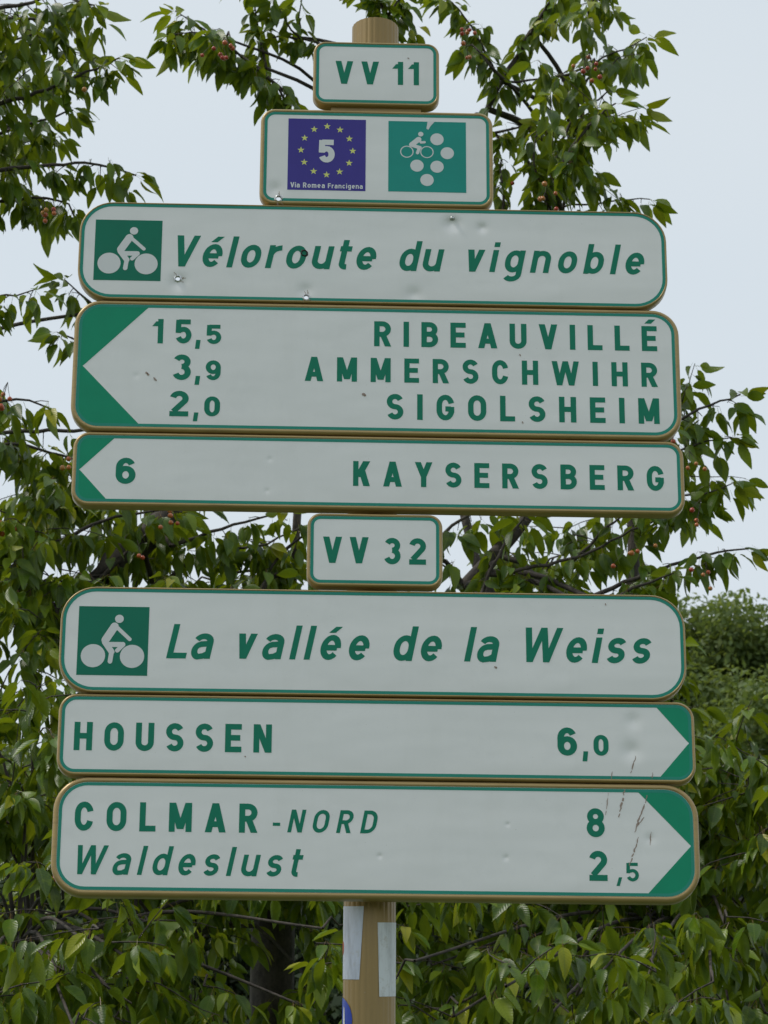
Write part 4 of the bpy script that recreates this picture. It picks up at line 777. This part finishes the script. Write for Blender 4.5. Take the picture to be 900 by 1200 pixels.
# ------------------------------------------------------------------ post
def post_r(a):        # fluted extrusion
    return POST['r']-.0010*(.5+.5*math.cos(a*26))**3
def build_post():
    root = empty('signpost', (POST['x'], POST['y'], 0)); tag(root, 'round fluted tan metal post carrying all the cycle route signs', 'post')
    k = 208; V = []; F_ = []
    for z in (0, POST['top']): V += [(post_r(2*math.pi*i/k)*math.cos(2*math.pi*i/k), post_r(2*math.pi*i/k)*math.sin(2*math.pi*i/k), z) for i in range(k)]
    for i in range(k):
        j = (i+1) % k; F_.append((i, j, k+j, k+i))
    mesh_obj('pole', V, F_, POSTM, root, True)
    V = [(p[0]*.985, p[1]*.985, POST['top']-.002) for p in V[k:]]
    mesh_obj('cap', V, [tuple(range(k))], POSTM, root)
    def patch(name, corners, mat, dy=.0006, n=18):
        """paper glued round the pole; corners (angle, z): top-left, top-right, bottom-right, bottom-left; a minimum radius keeps it clear"""
        (a0, z0), (a1, z1), (a2, z2), (a3, z3) = corners; V = []; F_ = []; m_ = 8
        for j in range(m_+1):
            t = j/m_
            for i in range(n+1):
                u = i/n; al = (a0+(a1-a0)*u)*(1-t)+(a3+(a2-a3)*u)*t; z = (z0+(z1-z0)*u)*(1-t)+(z3+(z2-z3)*u)*t+POST['r']*(1-math.cos(min(1.5, abs(al+math.pi/2))))*.22
                rr2 = (post_r(al)+POST['r'])/2+dy; V.append((rr2*math.cos(al), rr2*math.sin(al), z))
        for j in range(m_):
            for i in range(n):
                a = j*(n+1)+i; F_.append((a, a+n+1, a+n+2, a+1))
        return mesh_obj(name, V, F_, mat, root, True)
    ang = lambda x: -math.pi/2+math.asin(max(-1, min(1, (x-POST['x'])/POST['r'])))
    L = STICK['left']; Rr = STICK['right']
    back = -math.pi/2-1.75; backr = -math.pi/2+1.75
    pa = patch('paper_label', [(back, L[0][1]), (ang(L[1][0]), L[1][1]), (ang(L[2][0]), L[2][1]), (back, L[3][1])], PAPER1)
    pb = patch('paper_label', [(ang(Rr[0][0]), Rr[0][1]), (backr, Rr[1][1]), (backr, Rr[2][1]), (ang(Rr[3][0]), Rr[3][1])], PAPER2)
    pa['label'] = 'bluish white paper strip on the left of the post'; pb['label'] = 'white paper strip on the right of the post'
    # round blue sticker wrapped over the left edge
    zc = 2.632; ac = -math.pi/2-1.72
    def disc(name, rad, mat, dy, cz=zc, ca=ac, sx=1.):
        V = [((POST['r']+dy)*math.cos(ca), (POST['r']+dy)*math.sin(ca), cz)]; F_ = []; rings = 6; n = 32
        for q in range(1, rings+1):
            for i in range(n):
                t = 2*math.pi*i/n; al = ca+sx*rad*q/rings*math.cos(t)/POST['r']; V.append(((POST['r']+dy)*math.cos(al), (POST['r']+dy)*math.sin(al), cz+rad*q/rings*math.sin(t)))
        for q in range(rings):
            for i in range(n):
                j = (i+1) % n
                if q == 0: F_.append((0, 1+i, 1+j))
                else: a = 1+(q-1)*n; b = 1+q*n; F_.append((a+i, b+i, b+j, a+j))
        return mesh_obj(name, V, F_, mat, root, True)
    d = disc('round_sticker', .054, STBLUE, .0010); d['label'] = 'round blue sticker with a white bar on the left of the post'
    disc('sticker_bar', .036, WHITE, .0016, zc-.004, ac+.52, .10)
    disc('red_sticker', .014, REDM, .0010, L[0][1]-.075, back+.28, .6)
POSTM = None
def post_material():
    mt, nt, p = nmat('tan post lacquer'); v = objco(nt, (1, 1, .05))
    n1 = noise(nt, v, 60, 4, .6)
    c = MIX(nt, n1, (.27, .175, .050), (.34, .225, .072))
    c = MIX(nt, MATH(nt, 'MULTIPLY', noise(nt, objco(nt), 9, 5, .65), .35), c, (.15, .11, .06))
    c = MIX(nt, MATH(nt, 'MULTIPLY', RAMP(nt, noise(nt, objco(nt, (1, 1, .12)), 45, 5, .7), [(.52, (0, 0, 0)), (.66, (1, 1, 1))]), .25), c, (.20, .135, .06))
    c = MIX(nt, MATH(nt, 'MULTIPLY', RAMP(nt, noise(nt, objco(nt), 150, 3, .7), [(.66, (0, 0, 0)), (.72, (1, 1, 1))]), .4), c, (.36, .31, .22))
    nt.links.new(c, p.inputs['Base Color']); p.inputs['Roughness'].default_value = .42; p.inputs['Metallic'].default_value = .15
    return mt
POSTM = post_material()
def paper_material(name, c):
    mt, nt, p = nmat(name)
    b = MIX(nt, RAMP(nt, noise(nt, objco(nt, (1, 1, .15)), 70, 4, .7), [(.45, (0, 0, 0)), (.7, (1, 1, 1))]), c, tuple(x*.72 for x in c))
    b = MIX(nt, MATH(nt, 'MULTIPLY', RAMP(nt, noise(nt, objco(nt), 55, 5, .75), [(.55, (0, 0, 0)), (.68, (1, 1, 1))]), .45), b, (.36, .33, .27))
    nt.links.new(b, p.inputs['Base Color']); p.inputs['Roughness'].default_value = .6
    return mt
PAPER1 = paper_material('bluish paper', (.50, .54, .64))
PAPER2 = paper_material('weathered paper', (.62, .65, .67))
STBLUE = print_material('sticker blue', (.02, .05, .36), .05, .3)
REDM = print_material('sticker red', (.45, .09, .03), .1, .5)
build_post()

# ------------------------------------------------------------------ cherry trees
rng = np.random.default_rng(11)
def norm(a): return a/np.maximum(1e-9, np.linalg.norm(a, axis=-1, keepdims=True))
def catmull(P, step):
    P = np.array(P, float)
    if len(P) == 2: Q = [P[0]+(P[1]-P[0])*t for t in np.linspace(0, 1, max(2, int(np.linalg.norm(P[1]-P[0])/step)+1))]; return np.array(Q)
    E = np.vstack([2*P[0]-P[1], P, 2*P[-1]-P[-2]]); out = []
    for i in range(1, len(E)-2):
        n = max(1, int(np.linalg.norm(E[i+1]-E[i])/step))
        for k in range(n):
            t = k/n; a, b, c, d = E[i-1], E[i], E[i+1], E[i+2]
            out.append(.5*((2*b)+(-a+c)*t+(2*a-5*b+4*c-d)*t*t+(-a+3*b-3*c+d)*t**3))
    out.append(P[-1]); return np.array(out)
class Tubes:
    def __init__(s): s.V = []; s.F = []; s.n = 0
    def add(s, pts, r0, r1, k=6):
        pts = np.asarray(pts); n = len(pts)
        if n < 2: return
        tg = norm(np.gradient(pts, axis=0)); up = np.array([.31, .17, .93]); a = norm(np.cross(tg, up)); b = np.cross(tg, a)
        rr = np.linspace(r0, r1, n)[:, None, None]; th = np.linspace(0, 2*math.pi, k, endpoint=False)
        ringp = pts[:, None]+rr*(a[:, None]*np.cos(th)[None, :, None]+b[:, None]*np.sin(th)[None, :, None])
        s.V.append(ringp.reshape(-1, 3)); i = np.arange(n-1)[:, None]*k+s.n; j = np.arange(k)[None]; j2 = (j+1) % k
        s.F.append(np.stack([i+j, i+j2, i+k+j2, i+k+j], -1).reshape(-1, 4)); s.n += n*k
    def obj(s, name, mat, parent, base):
        V = np.vstack(s.V)-np.array(base); return np_obj(name, V, np.vstack(s.F), mat, parent)
def np_obj(name, V, F_, mat, parent, uv=None, tint=None, smooth=True):
    me = bpy.data.meshes.new(name); k = F_.shape[1]
    me.vertices.add(len(V)); me.vertices.foreach_set('co', np.ascontiguousarray(V, dtype=np.float32).ravel())
    me.loops.add(F_.size); me.loops.foreach_set('vertex_index', F_.astype(np.int32).ravel())
    me.polygons.add(len(F_)); me.polygons.foreach_set('loop_start', np.arange(0, F_.size, k, dtype=np.int32))
    if smooth: me.polygons.foreach_set('use_smooth', np.ones(len(F_), dtype=bool))
    me.update(calc_edges=True)
    if uv is not None:
        l = me.uv_layers.new(name='UVMap'); l.data.foreach_set('uv', uv[F_.ravel()].astype(np.float32).ravel())
    if tint is not None:
        a = me.attributes.new('tint', 'FLOAT', 'POINT'); a.data.foreach_set('value', tint.astype(np.float32))
    me.materials.append(mat); me.validate()
    o = bpy.data.objects.new(name, me); COL.objects.link(o); o.parent = parent; return o
def leaf_template(rows, curl, fold, wave, seed):
    """ovate pointed cherry leaf with petiole; +y along the leaf, z up; quads only"""
    r_ = random.Random(seed); V = [(-.006, -.30, .03), (.006, -.30, .03), (-.008, 0, 0), (.008, 0, 0)]; UV = [(.5, 0)]*4; F_ = [(0, 1, 3, 2)]
    prev = None
    for i, t in enumerate(rows):
        wd = .238*(math.sin(math.pi*min(1, t**.82))**.85)*(1-.25*t) if 0 < t < 1 else .004
        if t > .9 and t < 1: wd *= .72
        z = -curl*t*t; e = wave*math.sin(i*2.3+seed); k = len(V)
        V += [(-wd, t, z+fold*wd+e*.5), (0, t, z), (wd, t, z+fold*wd-e*.5)]; UV += [(.5-wd*1.9, t), (.5, t), (.5+wd*1.9, t)]
        if prev is not None: F_ += [(prev, prev+1, k+1, k), (prev+1, prev+2, k+2, k+1)]
        prev = k
    return np.array(V), np.array(F_), np.array(UV)
ROWS = [.0, .10, .28, .50, .72, .90, 1.0]
TPL = [leaf_template(ROWS, c, f, wv, i) for i, (c, f, wv) in enumerate([(.16, .45, .02), (.30, .30, .035), (.05, .60, .03), (.42, .40, .02)])]
FINE = [0, .05, .12, .2, .3, .4, .5, .6, .7, .8, .88, .94, 1]
TPLF = [leaf_template(FINE, c, f, wv, i) for i, (c, f, wv) in enumerate([(.16, .45, .015), (.30, .30, .025), (.05, .60, .02), (.42, .40, .015)])]
class Leaves:
    bias = 0
    def __init__(s): s.p = []; s.d = []; s.n = []; s.L = []; s.t = []
    def cluster(s, p, k, out=None, up=0.0, size=1.0):
        """k leaves hanging from one spur"""
        h = rng.normal(size=(k, 3)); h[:, 2] = 0; h = norm(h)
        d = h*rng.uniform(.2, 1.5, (k, 1))+np.array([0, 0, -1])*(1-up)
        if out is not None: d = d+np.asarray(out)*rng.uniform(.2, .9, (k, 1))*(.35+up)
        d = norm(d+rng.normal(size=(k, 3))*.12)
        # the upper face looks outwards and upwards, with scatter
        n = h*.8+np.array([0, 0, .5])+rng.normal(size=(k, 3))*.45
        n = norm(n-d*(n*d).sum(1, keepdims=True))
        s.p.append(np.repeat(np.asarray(p)[None], k, 0)+rng.normal(size=(k, 3))*.006); s.d.append(d); s.n.append(n); s.L.append(rng.uniform(.070, .122, k)*size); s.t.append(np.clip(rng.beta(1.6, 2.2, k)*.85+up*.8+s.bias, 0, 1))
    def arrays(s): return np.vstack(s.p), np.vstack(s.d), np.vstack(s.n), np.concatenate(s.L), np.concatenate(s.t)
def twig(tb, lv, p, d, L, dens, r=.0028, hang=.04, droop=.5, size=1.0):
    """a thin curved shoot with hanging leaf clusters"""
    n = max(3, int(L/.05)); pts = [np.asarray(p)]; dd = np.asarray(d, float)
    for i in range(n):
        dd = norm(dd+np.array([0, 0, -droop/n])+rng.normal(size=3)*.10); pts.append(pts[-1]+dd*L/n)
    pts = np.array(pts); tb.add(pts, r, r*.45, 4)
    m_ = max(2, int(L*dens))
    for i in range(m_):
        f = (i+rng.random())/m_*n; a = int(min(n-1, f)); q = pts[a]+(pts[a+1]-pts[a])*(f-a)
        lv.cluster(q, int(rng.integers(2, 5)), dd, 0, size)
    lv.cluster(pts[-1], 4, dd, .45, size*.9)
TREES = [dict(base=LIMBS[0][3][0], label='left cherry tree with ripening fruit, its boughs spreading behind the upper left of the signs'),
         dict(base=None, label='right cherry tree with ripening fruit, its branches reaching past the right ends of the signs')]
LIMBS_T = {0: [l for l in LIMBS if l[0] == 0], 1: [l for l in LIMBS if l[0] == 1]}
TREES[1]['base'] = LIMBS_T[1][0][3][0]
SR = [(s['x0'], s['x1'], s['z0'], s['z1']) for s in SIGNS.values()]
def in_view(P):
    Q = P-np.array([0, 0, EYE]); f = Q@np.array(cf); x = Q@np.array(cr)/f; y = Q@np.array(cu)/f
    ok = (np.abs(x) < .5*.75/CAM_F) & (np.abs(y) < .5/CAM_F)
    sx = Q[:, 0]/Q[:, 1]*SIGN_Y; sz = EYE+Q[:, 2]/Q[:, 1]*SIGN_Y
    for a, b, c, d in SR: ok &= ~((sx > a) & (sx < b) & (sz > c) & (sz < d))
    return ok, f
for ti, T in enumerate(TREES):
    base = np.array(T['base']); base[2] = 0
    root = empty('cherry_tree', tuple(base)); tag(root, T['label'], 'tree', 'cherry trees behind the signs')
    tr = Tubes(); br = Tubes(); tw = Tubes(); lv = Leaves(); limbpts = []
    for i, (_, r0, r1, pts) in enumerate(LIMBS_T[ti]):
        q = catmull(pts, .08); q = q+np.cumsum(rng.normal(size=q.shape)*.004, 0)*(np.linspace(0, 1, len(q))[:, None]); limbpts.append(q)
        (tr if i == 0 else br).add(q, r0, r1, 12 if i == 0 else 8)
    limbpts = np.vstack(limbpts); lv.bias = 0
    for (t_, r0, r1, dens, L, pts) in BRANCHES:
        if t_ != ti: continue
        P0 = np.array(pts[0]); q = catmull(pts, .04); q = q+rng.normal(size=q.shape)*.003
        dist = np.linalg.norm(limbpts-P0, axis=1); near = limbpts[dist.argmin()]
        if dist.min() > .05: br.add(catmull([near, (near+P0)/2+np.array([0, 0, .04]), P0], .06), r0*1.5, r0, 6)
        br.add(q, r0, r1, 6)
        seg = np.linalg.norm(np.diff(q, axis=0), axis=1); tot = seg.sum(); hi = P0[2] > 5.5; sz = .82 if hi else .90; m_ = int(tot*dens*(1.8 if hi else 1.15))
        cum = np.concatenate([[0], np.cumsum(seg)])
        for i in range(m_):
            s_ = (i+rng.random())/m_*tot; k = min(len(seg)-1, np.searchsorted(cum, s_)-1); k = max(0, k); p = q[k]+(q[k+1]-q[k])*((s_-cum[k])/seg[k])
            tg = norm(q[k+1]-q[k]); o = rng.normal(size=3); o[2] = -abs(o[2])*.8-.2 if rng.random() < .8 else abs(o[2])*.5; o = norm(o)
            l = rng.random()**.8*L; e = p+o*l
            if l > .02: tw.add(np.array([p, (p+e)/2+np.array([0, 0, .004]), e]), .0022, .0014, 3)
            lv.cluster(e, int(rng.integers(2, 5)), tg, 0 if s_/tot < .9 else .25, sz)
        lv.cluster(q[-1], 5, tg, .55, .9)
    for (t_, c, rad, n) in CLUMPS:
        if t_ != ti: continue
        c = np.array(c); dist = np.linalg.norm(limbpts-c, axis=1); near = limbpts[dist.argmin()]
        if dist.min() > .1: br.add(catmull([near, near*.55+c*.45+np.array([0, 0, .08]), c], .08), .008, .004, 6)
        for i in range(n):
            u = norm(rng.normal(size=3))*rng.random()**.4*np.array(rad); p = c+u
            d = norm(u/np.array(rad)*.6+rng.normal(size=3)*np.array([.7, .7, .25])+np.array([0, 0, .25]))
            if i % 4 == 0: br.add(catmull([c, (c+p)/2+np.array([0, 0, .03]), p], .08), .005, .003, 4)
            lv.bias = rng.normal()*.18
            twig(tw, lv, p, d, rng.uniform(.14, .34), 22, size=.93)
    tr.obj('trunk', BARK, root, base); br.obj('branches', BARK, root, base)
    t_o = tw.obj('twigs', BARK, root, base); t_o['kind'] = 'stuff'
    P, D_, N_, L_, T_ = lv.arrays(); X_ = np.cross(D_, N_)
    ok, dep = in_view(P+D_*L_[:, None]*.7)
    score = np.where(ok, L_/dep, 0); best = np.argsort(-score)[:300]; mask = np.ones(len(P), bool); mask[best] = False
    meshes = []
    for (V, F_, UV) in TPLF:
        o = np_obj('leaf', V+np.array([0, .30, 0]), F_, LEAF1, None, UV); meshes.append(o.data); bpy.data.objects.remove(o)
    for n_, i in enumerate(best):
        o = bpy.data.objects.new('leaf', meshes[int(rng.integers(0, 4))]); COL.objects.link(o); o.parent = root
        M = Matrix(((X_[i, 0], D_[i, 0], N_[i, 0]), (X_[i, 1], D_[i, 1], N_[i, 1]), (X_[i, 2], D_[i, 2], N_[i, 2]))).to_4x4()
        o.matrix_local = Matrix.Translation(Vector(P[i]-base)) @ M @ Matrix.Scale(float(L_[i]), 4)
    idx = np.nonzero(mask)[0]; which = rng.integers(0, 4, len(idx)); VV = []; FF = []; UU = []; TT = []; off = 0
    for k, (V, F_, UV) in enumerate(TPL):
        s_ = idx[which == k]; m_ = len(s_); v = V+np.array([0, .30, 0])
        W = P[s_][:, None]+L_[s_][:, None, None]*(v[None, :, 0:1]*X_[s_][:, None]+v[None, :, 1:2]*D_[s_][:, None]+v[None, :, 2:3]*N_[s_][:, None])
        VV.append(W.reshape(-1, 3)); FF.append((F_[None]+(np.arange(m_)*len(V))[:, None, None]+off).reshape(-1, 4)); UU.append(np.tile(UV, (m_, 1))); TT.append(np.repeat(T_[s_], len(V))); off += m_*len(V)
    f = np_obj('foliage', np.vstack(VV)-base, np.vstack(FF), LEAFM, root, np.vstack(UU), np.concatenate(TT)); f['kind'] = 'stuff'
    print('tree', ti, 'leaves', len(P))
    # cherries
    if ti == 0:
        th = np.linspace(0, math.pi, 6); ph = np.linspace(0, 2*math.pi, 8, endpoint=False)
        S = np.stack([np.outer(np.sin(th), np.cos(ph)), np.outer(np.sin(th), np.sin(ph)), np.outer(np.cos(th)-.12*np.exp(-th*2), np.ones(8))], -1).reshape(-1, 3)
        a = np.arange(5)[:, None]*8; b = np.arange(8)[None]; b2 = (b+1) % 8
        o = np_obj('cherry', S, np.stack([a+b, a+8+b, a+8+b2, a+b2], -1).reshape(-1, 4), CHERRY, None); cherry_me = o.data; bpy.data.objects.remove(o)
    for (t_, c, n) in CHERRIES:
        if t_ != ti: continue
        c = np.array(c); st = Tubes(); top = c+np.array([0, 0, .055]); es = []
        for i in range(n):
            e = c+rng.normal(size=3)*np.array([.02, .02, .018])*(1+.05*n); r = rng.uniform(.0075, .0105); es.append((e, r))
            st.add(np.array([top, (top+e)/2+rng.normal(size=3)*.004, e+np.array([0, 0, r*.8])]), .0011, .0009, 3)
        s2 = st.obj('cherry_cluster', BARK, root, base)
        for e, r in es:
            o = bpy.data.objects.new('cherry', cherry_me); COL.objects.link(o); o.parent = s2; o.location = e-base; o.scale = (r, r, r)

# ------------------------------------------------------------------ trees further back
def leaf_cards(P, n, size):
    """small folded leaf sprays"""
    k = len(P); d = norm(rng.normal(size=(k, 3))+np.array([0, 0, -.3])); nn = norm(n+rng.normal(size=(k, 3))*.6); x = norm(np.cross(d, nn)); s = (size*rng.uniform(.6, 1.3, k))[:, None]
    nn = np.cross(x, d)
    V = np.stack([P, P+d*s*.5-x*s*.28+nn*s*.12, P+d*s, P+d*s*.5+x*s*.28+nn*s*.12], 1)
    F_ = np.arange(k*4).reshape(k, 4); F_ = np.stack([F_[:, 0], F_[:, 1], F_[:, 2], F_[:, 3]], 1)
    return V.reshape(-1, 3), F_
FARLAB = ['pale green tree whose round top shows right of the La vallée sign', 'pale green tree cut by the right edge, top a little lower than its neighbour',
 'pale green tree mostly hidden behind the lower signs', 'dull green distant tree at the left edge beside HOUSSEN', 'dull green distant tree hidden behind the left ends of the lowest signs',
 'dark tree at the right edge beside the COLMAR arrow', 'dark tree in the shade below the COLMAR distance figures', 'dark tree just right of the signpost foot',
 'dark tree just left of the signpost foot', 'dark tree below the word Waldeslust', 'dark tree in the lower left corner behind cherry leaves']
for fi, (kind, x, Y, zt, R_, Hc) in enumerate(FAR):
    root = empty('broadleaf_tree', (x, Y, 0)); tag(root, FARLAB[fi], 'tree', 'trees standing beyond the cherry trees')
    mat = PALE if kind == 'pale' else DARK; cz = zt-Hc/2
    PP = []; NN = []; tb = Tubes(); bb = Tubes()
    tb.add(catmull([(0, 0, 0), (rng.normal()*.1, .0, (cz-Hc*.2)*.5), (rng.normal()*.15, 0, cz), (0, 0, zt-.8)], .3), .17, .03, 8)
    nl = 90
    for i in range(nl if kind != 'pale' else 150):
        u = norm(rng.normal(size=3)); rr_ = rng.random()**.35; c = np.array([u[0]*R_, u[1]*R_, cz+u[2]*Hc/2])*np.array([rr_, rr_, 1]) ; c[2] = cz+u[2]*Hc/2*rr_*.86
        lr = rng.uniform(.22, .50)*R_*.62
        m_ = int((620 if kind == 'pale' else 420)*(lr/.5)**1.6)+60
        v = norm(rng.normal(size=(m_, 3))); q = c+v*lr*rng.uniform(.45, 1.08, (m_, 1))*np.array([1.15, 1.15, .8]); PP.append(q); NN.append(v+np.array([0, 0, .4]))
        if i % 3 == 0:
            a = np.array([0, 0, max(.5, c[2]-rng.uniform(.5, 1.4))]); bb.add(catmull([a, (a+c)/2+rng.normal(size=3)*.08, c], .15), .035, .01, 5)
    P = np.vstack(PP); V, F_ = leaf_cards(P, np.vstack(NN), .10 if kind == 'pale' else .10)
    tint = np.repeat(np.clip(rng.random(len(P)), 0, 1), 4)
    uv = np.tile(np.array([(.5, 0), (.2, .5), (.5, 1), (.8, .5)]), (len(P), 1))
    tb.obj('trunk', BARK, root, (0, 0, 0)); bb.obj('branches', BARK, root, (0, 0, 0))
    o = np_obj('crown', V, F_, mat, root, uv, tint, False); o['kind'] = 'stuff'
print('objects', len(bpy.data.objects), 'tris', sum(len(o.data.loop_triangles) or len(o.data.polygons)*2 for o in bpy.data.objects if o.type == 'MESH'))
